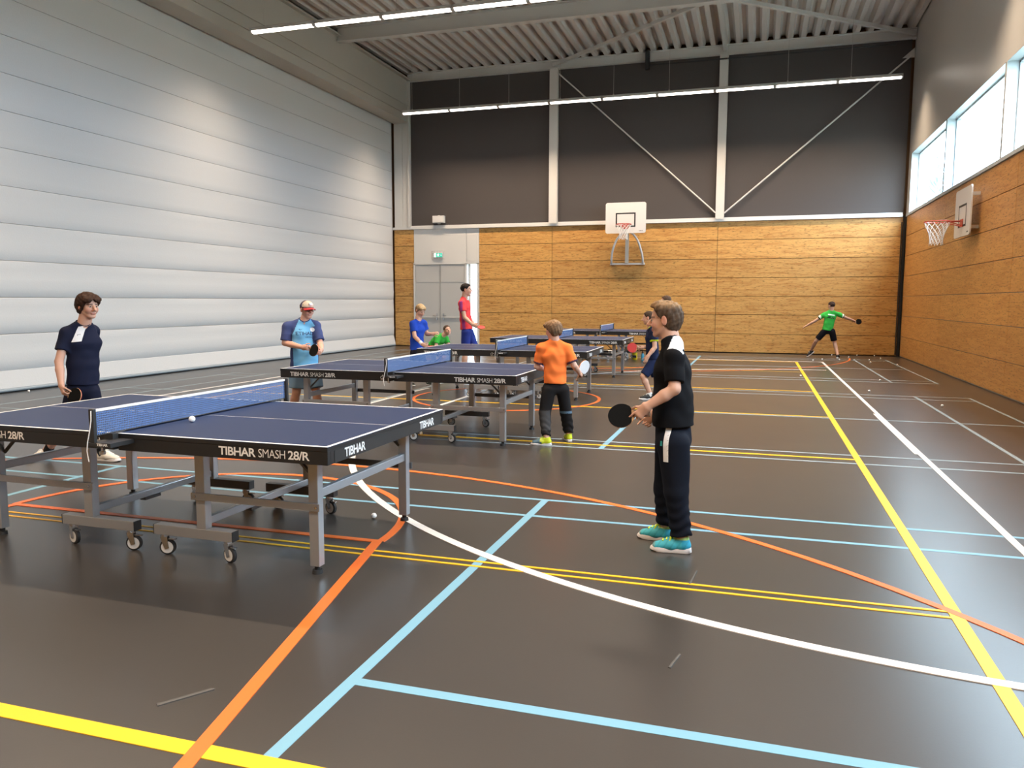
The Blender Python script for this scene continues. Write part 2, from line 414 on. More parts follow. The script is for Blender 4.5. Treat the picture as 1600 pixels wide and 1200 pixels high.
# goal area arcs
strip('court_line', 'white_line', [(-4.37, 12.6)] + [(-4.37 + .0, 9.48)] + arc(1.71, 9.48, 6.08, 181, 268), .062)
strip('court_line', 'white_line', arc(1.71, 12.7, 6.08, 92, 179), .055)
vline('white_line', -5.44, 9.9, 12.6, .05)
for a, b, w in (((-2.10, 2.29), (-1.98, 2.46), .016), ((-.83, 7.35), (-.81, 7.6), .012), ((-.72, 6.15), (-.62, 6.25), .010), ((-.30, 3.18), (-.27, 3.32), .010), ((-.3, 4.2), (-.28, 4.42), .008)):
    strip('scuff_mark', 'scuff', [a, b], w)

# ------------------------------------------------------------------ left wall: folding curtain partition
lw = G().box((XL - .25, YF, 0), (XL - .06, D + .2, ZR + .3)).build('wall_left', M['header'])
tag(lw, 'tall white folding curtain partition of horizontal padded panels', kind='structure')
zb = .357; PH = .598; nz = 12
for i in range(nz):
    z0 = zb + PH * i; z1 = min(z0 + PH, 7.40)
    a = .026 if i < 3 else max(.0025, .020 - .0055 * (i - 2))
    h = z1 - z0
    prof = [(.0, .0), (.004 + a * .25, .012), (a * .75, h * .25), (a, h * .45), (a * .80, h * .5), (a * .55, h * .75), (a * .5, h - .02), (a * .42, h - .012), (0.0, h - .006), (-.05, h - .004), (-.05, 0)]
    ny = 40; vs = []; fs = []
    for j in range(ny + 1):
        y = YF + .05 + (D - YF - .12) * j / ny
        for k, (px, pz) in enumerate(prof):
            wob = .002 * math.sin(y * 1.7 + i * 2.1) * (1 if 1 < k < 7 else 0) * (1.2 if i < 6 else .4)
            vs.append((XL + px + wob, y, z0 + pz + (.003 * math.sin(y * .9 + i) if 1 < k < 6 else 0)))
    m = len(prof)
    for j in range(ny):
        for k in range(m): fs.append((j * m + k, j * m + (k + 1) % m, (j + 1) * m + (k + 1) % m, (j + 1) * m + k))
    fs += [tuple(range(m)), tuple(range(ny * m + m - 1, ny * m - 1, -1))]
    G().add(vs, fs).build('curtain_panel', M['curtain'], lw, smooth='auto')
g = G(); 
g.prism([(0, .357), (.012, .35), (.075, .075), (.07, .06), (-.05, .06), (-.05, .357)], (XL, YF + .05, 0), (1, 0, 0), (0, 0, 1), (0, D - YF - .12, 0)); g.build('curtain_skirt', M['curtain'], lw)
G().cyl((XL + .05, YF + .05, .042), (XL + .05, D - .07, .042), .03, 12).build('bottom_rail', M['rail'], lw, smooth='auto')
G().box((XL - .02, YF + .05, 0), (XL + .03, D - .07, .025)).build('rubber_seal', M['rubber'], lw)
# header girder above the curtain
hd = G().box((-11.62, YF, 7.28), (-11.10, D - .01, 8.72)).build('beam_header', M['header']); tag(hd, 'long grey box girder above the folding curtain', kind='structure')
G().box((-11.10, YF, 7.27), (-11.065, D - .02, 7.50)).build('lip', M['header'], hd)
G().box((-11.10, YF, 7.50), (-11.03, D - .02, 7.535)).build('lip', M['header'], hd)
G().box((-11.10, YF, 8.60), (-10.98, D - .02, 8.64)).build('lip', M['header'], hd)
G().cyl((-11.06, YF, 7.80), (-11.06, D - .02, 7.80), .012, 8).build('cable', M['header'], hd)

# ------------------------------------------------------------------ back wall
bw = G().box((XL - .2, D + .1, 2.715), (XR + .3, D + .3, ZR + .3)).box((XL - .2, D + .1, 0), (-9.06, D + .3, 2.715)).box((-8.73, D + .1, 0), (XR + .3, D + .3, 2.715)).build('wall_back', M['joint'])
tag(bw, 'end wall of wooden panels below dark acoustic panels', kind='structure')
def wpanel(x0, x1, z0, z1, mat='wood_back'):
    w, h = x1 - x0, z1 - z0
    G().box((-w / 2 + .005, -.018, -h / 2 + .0065), (w / 2 - .005, .09, h / 2 - .0065)).build('wood_panel', M[mat], bw, bevel=.003, loc=((x0 + x1) / 2, D + .01, (z0 + z1) / 2))
zrow = [0.02, .565, 1.135, 1.67, 2.215, 2.765, 3.315, HW]
for a, b, mt in ((-11.66, -10.95, 'wood_back'), (-8.66, -6.23, 'wood_back'), (-6.23, -1.2, 'wood_perf'), (-1.2, 3.745, 'wood_perf')):
    for k in range(7): wpanel(a, b, zrow[k], zrow[k + 1], mt)
tag(G().box((-11.68, D - .09, HW), (3.72, D + .1, HW + .075)).box((-11.05, D - .03, HW + .075), (3.72, D + .1, HW + .12)).build('trim_1', M['white']), 'white ledge between wooden and dark panels on end wall', kind='structure')
# dark acoustic panels in three bays, split in plates
for a, b in ((-11.05, -6.34), (-6.05, -1.27), (-1.03, 3.74)):
    for k, (z0, z1) in enumerate(((HW + .12, 8.56),)):
        w = b - a
        G().box((-w / 2, -.02, 0), (w / 2, .09, z1 - z0)).build('acoustic_panel', M['acoustic'], bw, loc=((a + b) / 2, D + .03, z0))
G().box((-11.62, D - .03, HW + .075), (-11.33, D + .1, 7.28)).build('white_panel', M['white'], bw)
G().box((-11.32, D - .03, HW + .075), (-11.08, D + .1, 7.28)).build('white_panel', M['white'], bw)
def hcol(name, x, z0, z1, w, label):
    g = G().box((x - w / 2, D - .13, z0), (x + w / 2, D - .115, z1)).box((x - w / 2, D - .005, z0), (x + w / 2, D + .09, z1)).box((x - .012, D - .116, z0), (x + .012, D, z1))
    return tag(g.build(name, M['steel']), label, kind='structure')
hcol('column', -6.19, HW + .07, 8.56, .26, 'white steel column on end wall above door side')
hcol('column', -1.16, HW + .07, 8.56, .24, 'white steel column on end wall where both brace rods meet')
tag(G().box((-11.10, D - .12, HW + .07), (-11.03, D + .08, 8.56)).build('column', M['steel']), 'narrow white corner post at left end of dark panels', kind='structure')
eb = G().box((-11.1, D - .15, 8.56), (XR, D + .05, 8.585)).box((-11.1, D - .06, 8.585), (XR, D - .04, 8.80)).box((-11.1, D - .15, 8.80), (XR, D + .05, 8.825)).build('beam_end_wall', M['steel'])
tag(eb, 'white steel edge beam along top of end wall', kind='structure')
# brace rods
def rod(p, q, label):
    g = G().cyl(p, q, .022, 8)
    o = tag(g.build('beam_brace_rod', M['steel'], smooth='auto'), label, kind='structure')
    for e, t in ((Vector(p), Vector(q)), (Vector(q), Vector(p))):
        dv = (t - e).normalized()
        G().bar(e - dv * .02, e + dv * .2, .03, .075, up=(0, 1, 0)).build('clevis', M['steel'], o)
rod((-6.02, D - .09, 8.40), (-1.30, D - .09, 4.12), 'thin white brace rod falling right to the second column')
rod((-1.02, D - .09, 4.10), (3.70, D - .09, 8.10), 'thin white brace rod rising right to the corner')

# doors with white surround
dr = G().box((-10.945, D - .01, 2.73), (-9.10, D + .1, HW)).build('door_1', M['white']); tag(dr, 'white double door with panel above at left of end wall', kind='structure')
G().box((-9.09, D - .01, 2.73), (-8.66, D + .1, HW)).build('frame_panel', M['white'], dr)
G().box((-9.05, D - .018, 2.80), (-8.72, D - .008, 3.66)).build('hatch_panel', M['white'], dr, bevel=.003)
g = G()
for x0, x1 in ((-10.955, -10.90), (-9.14, -9.065), (-8.725, -8.655)): g.box((x0, D - .05, 0), (x1, D + .1, 2.73))
g.box((-10.955, D - .05, 2.70), (-8.655, D + .1, 2.76)); g.build('door_frame', M['white'], dr)
for x0, x1, sx in ((-10.895, -10.03, 1), (-10.005, -9.145, -1)):
    lf = G().box((x0, D - .02, .012), (x1, D + .03, 2.69)).build('door_leaf', M['door'], dr, bevel=.004)
    hx = -10.14 if sx > 0 else -9.90
    G().box((x0 + .02, D - .028, 2.12), (x1 - .02, D - .018, 2.67)).build('leaf_panel', M['door'], lf)
    G().box((x0 + .02, D - .06, .965), (x1 - .02, D - .035, 1.0)).build('push_bar', M['white'], lf)
    G().box((hx - .02, D - .045, .88), (hx + .02, D - .02, 1.10)).cyl((hx, D - .02, 1.02), (hx, D - .09, 1.02), .012).cyl((hx, D - .085, 1.02), (hx - sx * .12, D - .085, 1.02), .011).build('door_handle', M['chrome'], lf)
G().box((-10.03, D - .03, .012), (-10.005, D + .02, 2.69)).build('rebate_strip', M['seam'], dr)
wd = G().box((-9.065, D + .02, .02), (-8.725, D + .03, 2.70)).build('window_4', M['glass']); tag(wd, 'narrow bright sidelight pane right of the white double door', kind='structure')
# exterior wall face beyond sidelight reveals are the frame posts

# exit sign with wire guard
ex = empty('exit_sign', (-10.05, D - .05, 3.0))
tag(ex, 'green lit emergency exit sign in wire guard above white double door', 'exit sign')
mg = mk('exit_green', (0.03, 0.50, 0.36), 0.5, emit=0.9); mw = mk('exit_white', (0.85, 1.0, 0.95), 0.5, emit=0.9)
G().box((-.16, -.05, -.085), (.16, .04, .085)).build('housing', M['white'], ex, bevel=.006)
G().box((-.145, -.056, -.07), (.145, -.05, .07)).build('green_panel', mg, ex)
g = G()
g.sph((.012, -.058, .047), (.011, .003, .011), 10, 6)
for poly in ([(-.02, .03), (.012, .036), (.02, .0), (-.01, -.006)], [(.015, .03), (.045, .018), (.048, .01), (.016, .016)], [(-.02, .03), (-.045, .012), (-.04, .006), (-.012, .02)], [(-.01, .0), (.02, .0), (.036, -.035), (.022, -.037)], [(-.01, .0), (.004, -.006), (-.02, -.045), (-.034, -.043)],
             [(-.145, -.07), (-.075, -.07), (-.075, .07), (-.145, .07)], [(.07, .008), (.10, .008), (.10, .026), (.13, 0), (.10, -.026), (.10, -.008), (.07, -.008)]):
    g.prism(poly, (0, -.0565, 0), (1, 0, 0), (0, 0, 1), (0, -.002, 0))
g.build('running_figure_print', mw, ex)
g = G()
for z in (-.13, -.065, 0, .065, .13): g.cyl((-.2, -.12, z), (.2, -.12, z), .004, 6)
for x in (-.2, -.1, 0, .1, .2): g.cyl((x, -.12, -.13), (x, -.12, .13), .004, 6)
for x in (-.2, .2):
    for z in (-.13, .13): g.cyl((x, -.12, z), (x, .05, z), .004, 6)
g.build('wire_guard', mk('guard_wire', (.42, .33, .31), .5), ex)
# emergency light box on the ledge
el = empty('emergency_light', (-10.0, D - .12, HW + .15)); tag(el, 'small white box light on ledge above exit sign', 'wall light')
G().box((-.2, -.09, .03), (.2, .06, .26)).build('housing', M['white'], el, bevel=.012)
G().box((-.17, -.10, .05), (.17, -.088, .2)).build('diffuser', M['board'], el, bevel=.004)
G().box((-.04, -.04, .0), (.04, .04, .03)).cyl((0, -.06, -.0), (0, -.06, .03), .015, 8).build('bracket', M['header'], el)
G().box((-.03, -.03, .26), (.03, .03, .28)).build('cap', M['header'], el)

# ------------------------------------------------------------------ right wall with window strip
wins = []
y = 24.0
edges = [(19.82, 23.9), (15.46, 19.74), (11.1, 15.38), (6.74, 11.02), (2.38, 6.66), (-1.98, 2.30)]
ZW0, ZW1 = 3.93, 5.50
g = G().box((XR + .02, YF, 0), (XR + .3, D + .3, ZW0 - .02)).box((XR, YF, ZW1), (XR + .3, D + .3, ZR + .3))
prev = D + .3
for a, b in edges:
    g.box((XR, b, ZW0 - .02), (XR + .3, prev, ZW1)); prev = a
g.box((XR, YF, ZW0 - .02), (XR + .3, prev, ZW1))
rwall = g.build('wall_right', M['upper']); tag(rwall, 'side wall with wooden panels below a window strip', kind='structure')
ys = [D - .12, 19.4, 14.4, 9.4, 4.4, -.6, YF]
for i in range(6):
    for k in range(7):
        y1, y0 = ys[i], ys[i + 1]; w = y1 - y0; h = zrow[k + 1] - zrow[k]
        G().box((-.0, -w / 2 + .004, -h / 2 + .006), (.09, w / 2 - .004, h / 2 - .006)).build('wood_panel', M['wood_right'], rwall, bevel=.003, loc=(XR - .005, (y0 + y1) / 2, (zrow[k] + zrow[k + 1]) / 2))
tag(G().box((XR - .03, YF, HW + .003), (XR + .3, D - .05, ZW0 - .012)).build('trim_2', M['alu']), 'pale sill strip under the window strip', kind='structure')
# dark corner gap profile
tag(G().box((3.75, D - .03, .0), (XR - .01, D + .09, HW + .03)).build('trim_3', M['rubber']), 'dark vertical gap in the corner between wooden walls', kind='structure')
tag(G().cyl((3.70, D - .12, .05), (3.70, D - .12, HW - .15), .018, 8).build('trim_4', M['black']), 'thin black pipe standing in the far right corner', kind='structure')
for i, (a, b) in enumerate(edges):
    p = G().box((XR + .20, a + .03, ZW0 + .03), (XR + .21, b - .03, ZW1 - .03)).build('window_%d' % (i + 5 if i > 2 else i + 1), M['glass'])
    tag(p, 'clear pane %s of the high window strip in side wall' % ['nearest the end wall', 'second from end wall', 'third from end wall', 'fourth from end wall', 'fifth from end wall', 'sixth from end wall'][i], kind='structure')
    f = G()
    for (y0, y1, z0, z1) in ((a, a + .05, ZW0 - .015, ZW1), (b - .05, b, ZW0 - .015, ZW1), (a, b, ZW0 - .015, ZW0 + .04), (a, b, ZW1 - .05, ZW1)):
        f.box((XR + .17, y0, z0), (XR + .25, y1, z1))
    f.build('window_frame', M['alu'], p)
    r = G()   # pale reveal boards lining the opening
    r.box((XR - .012, b - .012, ZW0 - .01), (XR + .2, b, ZW1)).box((XR - .012, a, ZW0 - .01), (XR + .2, a + .012, ZW1)).box((XR - .012, a, ZW1 - .012), (XR + .2, b, ZW1))
    r.build('reveal', M['alu'], p)
    pd = bpy.data.lights.new('window_portal', 'AREA'); pd.shape = 'RECTANGLE'; pd.size = b - a; pd.size_y = ZW1 - ZW0
    pd.cycles.is_portal = True
    po = bpy.data.objects.new('window_portal', pd); COL.objects.link(po)
    po.matrix_world = Matrix(((0, 0, 1, XR + .28), (1, 0, 0, (a + b) / 2), (0, 1, 0, (ZW0 + ZW1) / 2), (0, 0, 0, 1)))
pd = bpy.data.lights.new('window_portal', 'AREA'); pd.shape = 'RECTANGLE'; pd.size = .33; pd.size_y = 2.68; pd.cycles.is_portal = True
po = bpy.data.objects.new('window_portal', pd); COL.objects.link(po)
po.matrix_world = Matrix(((1, 0, 0, -8.895), (0, 0, 1, D + .32), (0, 1, 0, 1.36), (0, 0, 0, 1)))
# wall behind the camera
tag(G().box((XL - .2, YF - .2, 0), (XR + .3, YF, ZR + .3)).build('wall_front', M['wood_back']), 'end wall behind the viewer', kind='structure')

# ------------------------------------------------------------------ roof
cl = G().box((XL - .3, YF - .2, ZR + .21), (XR + .3, D + .3, ZR + .3)).build('ceiling', M['deck']); tag(cl, 'ribbed pale steel roof deck', kind='structure')
pitch = .345; sheet = G()
def rib_profile():
    P = []
    for k in range(3):
        x = k * pitch; P += [(x, .165), (x + .10, .165), (x + .165, 0), (x + .285, 0), (x + pitch, .165)]
    return P
P = rib_profile(); vs = []; fs = []
for yy in (YF, D + .08):
    vs += [(px, yy, ZR - .13 + pz) for px, pz in P] + [(px, yy, ZR - .125 + pz) for px, pz in P]
n = len(P)
for i in range(n - 1):
    fs += [(i, i + 1, 2 * n + i + 1, 2 * n + i), (n + i + 1, n + i, 3 * n + i, 3 * n + i + 1)]
sheet_me = bpy.data.meshes.new('deck_sheet'); sheet_me.from_pydata(vs, [], fs); sheet_me.materials.append(M['deck'])
for i in range(15):
    link('deck_sheet', sheet_me, None, cl, loc=(-11.35 + i * 3 * pitch, 0, 0))
def ibeam(name, p, q, b, h, label, mat='steel'):
    p = Vector(p); q = Vector(q)
    g = G().bar(p, q, b, .02).bar(p + Vector((0, 0, h)), q + Vector((0, 0, h)), b, .02).bar(p + Vector((0, 0, h / 2)), q + Vector((0, 0, h / 2)), .015, h)
    return tag(g.build(name, M[mat]), label, kind='structure')
for yb, lb in ((19.75, 'white steel roof beam between the two luminaire rows'), (12.0, 'white steel roof beam above the nearer luminaire row'), (4.2, 'white steel roof beam overhead'), (-3.4, 'white steel roof beam behind the viewer')):
    ibeam('beam_roof', (-11.08, yb, 8.46), (XR, yb, 8.46), .22, .36, lb)
ibeam('beam_tie', (-1.14, 19.78, 8.66), (-1.14, D - .1, 8.66), .10, .12, 'white roof tie running from roof beam to end wall column')
def pipe(p, q, label): tag(G().bar(p, q, .09, .09).build('beam_roof_brace', M['steel']), label, kind='structure')
pipe((-1.14, 19.85, 8.62), (-6.19, D - .16, 8.66), 'diagonal roof brace to the left column')
pipe((-1.14, 19.85, 8.62), (3.75, D - .16, 8.66), 'diagonal roof brace to the right corner')
tag(G().prism([(0, 0), (.3, .26), (.3, 0)], (3.80 - .3, D - .10, 8.06), (1, 0, 0), (0, 0, 1), (0, .02, 0)).build('beam_gusset', M['upper']), 'grey gusset plate in upper right corner', kind='structure')
tag(G().box((-3.4, D - .25, 8.30), (-3.28, D - .10, 8.82)).build('beam_bracket', M['dark']), 'dark bracket hanging under deck near the second column', kind='structure')
tag(G().cyl((-3.3, D - .17, 8.42), (3.3, D - .17, 8.42), .022, 8).build('beam_conduit', M['dark']), 'dark conduit along top of end wall', kind='structure')

# ------------------------------------------------------------------ luminaires
def make_lum():
    r = empty('luminaire')
    L = 1.53
    g = G().prism([(-.085, .0), (-.07, .06), (-.03, .085), (.03, .085), (.07, .06), (.085, .0), (.078, .0), (.062, .05), (-.062, .05), (-.078, .0)], (-L / 2 + .008, 0, 0), (0, 1, 0), (0, 0, 1), (L - .016, 0, 0))
    g.build('housing', M['lamp_body'], r)
    for sx in (-1, 1): G().prism([(-.085, .0), (-.07, .06), (-.03, .085), (.03, .085), (.07, .06), (.085, .0), (.055, -.036), (-.055, -.036)], (sx * (L / 2 - .022) - .018, 0, 0), (0, 1, 0), (0, 0, 1), (.036, 0, 0)).build('end_cap', M['lamp_body'], r)
    G().prism([(-.074, .012), (-.066, -.018), (-.035, -.034), (.035, -.034), (.066, -.018), (.074, .012)], (-L / 2 + .04, 0, 0), (0, 1, 0), (0, 0, 1), (L - .08, 0, 0)).build('diffuser', M['lamp'], r)
    G().cyl((-.45, 0, .085), (-.45, 0, .11), .02, 8).cyl((-.45, 0, .11), (-.45, 0, 1.62), .004, 6).build('suspension_wire', M['header'], r)
    return r
lum = make_lum(); index_kids()
rows = ((22.5, 7.15, -10.48), (15.0, 7.18, -10.47), (7.5, 7.13, -10.46), (0.0, 7.13, -10.46))
words9 = ['first', 'second', 'third', 'fourth', 'fifth', 'sixth', 'seventh', 'eighth', 'ninth']
first = True
for ri, (yy, zz, x0) in enumerate(rows):
    for k in range(9):
        loc = (x0 + 1.53 * (k + .5), yy, zz)
        lb = 'lit strip luminaire, %s from the curtain wall in the row %s' % (words9[k], ['before the dark end wall', 'below the roof beam', 'overhead', 'behind the viewer'][ri])
        gr = 'strip luminaires hung in rows'
        if first: lum.location = loc; tag(lum, lb, 'ceiling lamp', gr); first = False
        elif ri < 2: copy_tree(lum, loc, 0, lb, gr)
        else: tag(copy_tree(lum, loc, 0, lb, gr), lb, 'ceiling lamp', gr)
    ld = bpy.data.lights.new('luminaire_row_light', 'AREA'); ld.shape = 'RECTANGLE'; ld.size = 13.7; ld.size_y = .12; ld.energy = LAMP_W; ld.color = LAMP_COL; ld.spread = math.radians(122)
    lo = bpy.data.objects.new('luminaire_row_light', ld); COL.objects.link(lo); lo.location = (x0 + 1.53 * 4.5, yy, zz - .045)

tag(G().box((-60, -60, -.5), (XL - .35, 90, -.3)).box((XL - .35, D + .35, -.5), (90, 90, -.3)).box((XR + .35, -60, -.5), (90, D + .35, -.3)).box((XL - .35, -60, -.5), (XR + .35, YF - .35, -.3)).build('ground', mk('outside_ground', (.17, .18, .15), .9, var=.2, scale=.3)), 'unseen ground outside the hall, added to cut upward light', kind='structure')  # out of view, added to stop sky light entering the windows from below
# ------------------------------------------------------------------ poplar outside the far window
mt = mk('pale_twigs', (0.20, 0.22, 0.22), 0.9)
tr = empty('poplar_tree', (9.5, 51.0, 0)); tag(tr, 'bare slender tree seen outside the window nearest end wall', 'tree')
G().cyl((0, 0, 0), (0, 0, 9.8), .18, 8, .05).build('trunk', mt, tr)
g = G(); rr = random.Random(3)
for i in range(260):
    z = rr.uniform(1.0, 10.0); a = rr.uniform(0, 2 * PI); R = 2.1 * (1 - (z - 1) / 9.6) * rr.uniform(.6, 1); x, y2 = math.cos(a) * R, math.sin(a) * R
    g.cyl((x * .05, y2 * .05, z), (x, y2, z + R * rr.uniform(.8, 1.4)), .07, 4, .03)
tag(g.build('branches', mt, tr), kind='stuff')

# ------------------------------------------------------------------ table tennis tables
def make_table():
    T = empty('table_tennis_table')
    Lh, Wh, ZT = 1.37, .7625, .76
    bold1 = text_mesh('t', 'TIBHAR', width=.235, height=.047, offset=.020)
    thin = text_mesh('t', 'SMASH', width=.165, height=.045, offset=-.006)
    bold2 = text_mesh('t', '28/R', width=.13, height=.047, offset=.016)
    endt = text_mesh('t', 'TIBHAR', width=.23, height=.05, offset=.024)
    for sg in (-1, 1):
        a, b = (.016, Lh) if sg > 0 else (-Lh, -.016)
        top = G().box((a, -Wh, ZT - .024), (b, Wh, ZT)).build('tabletop', M['tabletop'], T, bevel=.002)
        g = G(); t = .03; z0, z1 = ZT - .098, ZT - .0235
        g.box((a + .0, -Wh + .001, z0), (b, -Wh + t, z1)).box((a, Wh - t, z0), (b, Wh - .001, z1))
        ia, ib = (a, a + t), (b - t, b - .001)
        if sg < 0: ia, ib = (a + .001, a + t), (b - t, b)
        g.box((ia[0], -Wh + t, z0), (ia[1], Wh - t, z1)).box((ib[0], -Wh + t, z0), (ib[1], Wh - t, z1))
        g.build('apron', M['black'], top, bevel=.003)
        # black edge of the playing surface and white lines
        z = ZT + .0003
        e = G()
        e.box((a, -Wh - .0008, ZT - .0245), (b, -Wh, ZT - .004)).box((a, Wh, ZT - .0245), (b, Wh + .0008, ZT - .004))
        xe = b if sg > 0 else a; e.box((min(xe, xe + sg * .0008), -Wh, ZT - .0245), (max(xe, xe + sg * .0008), Wh, ZT - .004))
        e.build('dark_edge', M['black'], top)
        e = G()
        e.box((a, -Wh, ZT - .001), (b, -Wh + .02, z)).box((a, Wh - .02, ZT - .001), (b, Wh, z))
        xi = xe - sg * .02; e.box((min(xe, xi), -Wh + .02, ZT - .001), (max(xe, xi), Wh - .02, z))
        e.build('edge_line', M['line_white'], top)
        G().box((a, -.0022, ZT - .001), (b - .02 if sg > 0 else b, .0022, z)).build('centre_line', M['line_white'], top)
        # lettering on the long side towards the hall entrance and on the short end
        g = G(); yv = -Wh - .0012; zb = ZT - .079
        u0 = .70 if sg > 0 else -1.245
        decal(g, bold1, (u0, yv, zb), (1, 0, 0), (0, 0, 1)); decal(g, thin, (u0 + .252, yv, zb + .001), (1, 0, 0), (0, 0, 1)); decal(g, bold2, (u0 + .434, yv, zb), (1, 0, 0), (0, 0, 1))
        g.build('lettering', M['print'], top)
        xe2 = xe + sg * .0015
        for v0 in ((-.59, .37) if sg > 0 else (.59, -.37)):
            decal(G(), endt, (xe2, v0, ZT - .083), (0, sg, 0), (0, 0, 1)).build('lettering', M['line_white'], top)
        G().box((min(xe, xe + sg * .001), -Wh + .07, ZT - .095), (max(xe, xe + sg * .001), Wh - .07, ZT - .030)).build('label_band', M['dark'], top)
        if sg < 0:   # round emblem near the net
            g = G(); c = Vector((-.115, yv, ZT - .062))
            pts = [c + Vector((.020 * math.cos(t) - .004, 0, .016 * math.sin(t))) for t in [math.radians(q) for q in range(60, 330, 18)]]
            g.tube(pts, .0022, 5); g.tube([c + Vector((-.002, 0, .03)), c + Vector((.004, 0, .012)), c + Vector((.004, 0, -.004)), c + Vector((-.006, 0, -.010))], .0022, 5); g.sph(c + Vector((.02, 0, .008)), (.006, .001, .006), 8, 5)
            g.box((c.x - .026, yv - .0003, c.z - .028), (c.x + .026, yv + .0006, c.z - .025)); g.build('emblem', M['print'], top)
        # legs
        for sv in (-1, 1):
            v = sv * .555
            lg = G().box((sg * 1.165 - .03, v - .028, .045), (sg * 1.165 + .03, v + .028, ZT - .09)).build('leg', M['legpaint'], T, bevel=.004)
            G().cyl((sg * 1.165, v, 0), (sg * 1.165, v, .022), .03, 14, .027).cyl((sg * 1.165, v, .022), (sg * 1.165, v, .05), .016, 10).build('levelling_foot', M['rubber'], lg, smooth='auto')
            li = G().box((sg * .415 - .032, v - .028, .185), (sg * .415 + .032, v + .028, ZT - .09)).build('leg', M['legpaint'], T, bevel=.004)
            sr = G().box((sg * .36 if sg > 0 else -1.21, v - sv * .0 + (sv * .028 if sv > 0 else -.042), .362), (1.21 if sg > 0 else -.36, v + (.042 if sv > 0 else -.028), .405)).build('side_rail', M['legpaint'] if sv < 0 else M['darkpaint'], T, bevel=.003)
            bb = G()
            for ub in (.39, 1.19): bb.cyl((sg * ub, v + sv * .035, .384), (sg * ub, v + sv * .048, .384), .008, 8)
            bb.build('bolt', M['chrome'], sr)
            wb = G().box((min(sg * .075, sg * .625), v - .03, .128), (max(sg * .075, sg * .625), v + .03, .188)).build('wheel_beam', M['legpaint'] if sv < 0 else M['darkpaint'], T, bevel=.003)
            for ub, d_ in ((.075, -1), (.625, 1)): G().box((min(sg * ub, sg * (ub + d_ * .004)), v - .0295, .1285), (max(sg * ub, sg * (ub + d_ * .004)), v + .0295, .1875)).build('end_plug', M['dark'], wb)
            for ub, yaw in ((.125, .35), (.575, -.25)):
                cx = sg * ub; ca = Vector((math.cos(yaw), math.sin(yaw), 0)); cn = Vector((-ca.y, ca.x, 0)); wc = Vector((cx, v, .047)) + ca * .018
                f = G().cyl((cx, v, .112), (cx, v, .128), .024, 10)
                for q in (-1, 1):
                    p0 = Vector((cx, v, .112)) + cn * (.018 * q); p1 = wc + cn * (.018 * q)
                    f.prism([(-.02, .112), (.02, .112), (.03, .043), (.006, .036)], Vector((cx, v, 0)) + cn * (.018 * q - .0015), ca, (0, 0, 1), cn * .003)
                f.bar(wc + Vector((0, 0, .05)), wc + ca * .05 + Vector((0, 0, .045)), .02, .006)
                cs = f.build('caster', M['chrome'], T)
                G().rev([(.020, -.013), (.037, -.014), (.047, -.009), (.047, .009), (.037, .014), (.020, .013)], wc, cn, 20).build('tyre', M['rubber'], cs, smooth='auto')
                G().rev([(.004, -.0145), (.036, -.0145), (.036, .0145), (.004, .0145)], wc, cn, 18).build('wheel_hub', M['hubgrey'], cs, smooth='auto')
            st = G().bar((sg * 1.145, v - sv * .03, .53), (sg * .98, v - sv * .03, ZT - .075), .012, .022, up=(0, 1, 0)).build('strut', M['darkpaint'], T)
        G().box((sg * 1.165 - .018, -.53, .425), (sg * 1.165 + .018, .53, .475)).build('crossbar', M['legpaint'], T, bevel=.003)
        cb = G().box((sg * .415 - .018, -.53, .205), (sg * .415 + .018, .53, .25)).build('crossbar', M['legpaint'], T, bevel=.003)
        G().box((sg * .415 - .022, -.14, .186), (sg * .415 + .022, .0, .2045)).build('latch', M['darkpaint'], cb)
    # net with posts and clamps
    n = G().box((-.0006, -.895, ZT + .004), (.0006, .895, ZT + .140)).build('net', M['net'], T)
    G().box((-.004, -.90, ZT + .139), (.004, .90, ZT + .1535)).build('white_tape', M['line_white'], n)
    G().cyl((0, -.90, ZT + .006), (0, .90, ZT + .006), .003, 6).build('bottom_cord', M['dark'], n)
    for sv in (-1, 1):
        po = G().box((-.017, sv * .915 - .012, ZT - .03), (.017, sv * .915 + .012, ZT + .158)).build('net_post', M['dark'], T, bevel=.005)
        G().box((-.03, min(sv * .74, sv * .93), ZT - .045), (.03, max(sv * .74, sv * .93), ZT - .028)).box((-.022, min(sv * .70, sv * .80), ZT + .0005), (.022, max(sv * .70, sv * .80), ZT + .006)).box((-.03, sv * .79 - .02, ZT - .045), (.03, sv * .79 + .02, ZT + .006)).build('clamp', M['dark'], po, bevel=.003)
        G().cyl((0, sv * .86, ZT - .10), (0, sv * .86, ZT - .045), .006, 8).cyl((0, sv * .86, ZT - .105), (0, sv * .86, ZT - .088), .017, 10).build('clamp_screw', M['chrome'], po, smooth='auto')
        if sv < 0:
            pts = [(.012, -.935, ZT + .150), (.02, -.945, ZT + .10), (.012, -.95, ZT + .04), (-.004, -.952, ZT - .02), (-.012, -.952, ZT - .07), (-.002, -.952, ZT - .13)]
            G().tube(pts, .0028, 6).build('cord', M['rope'], po)
            g = G(); decal(g, text_mesh('t', 'TIBHAR', width=.075, height=.014, offset=.02), (.035, -.9305, ZT - .043), (1, 0, 0), (0, 0, 1)); 
            G().box((.03, -.930, ZT - .05), (.13, -.76, ZT - .026)).build('clamp_arm', M['dark'], po); g.build('lettering', M['line_white'], po)
    return T
table = make_table(); index_kids()
tg = 'blue table tennis tables in a row'
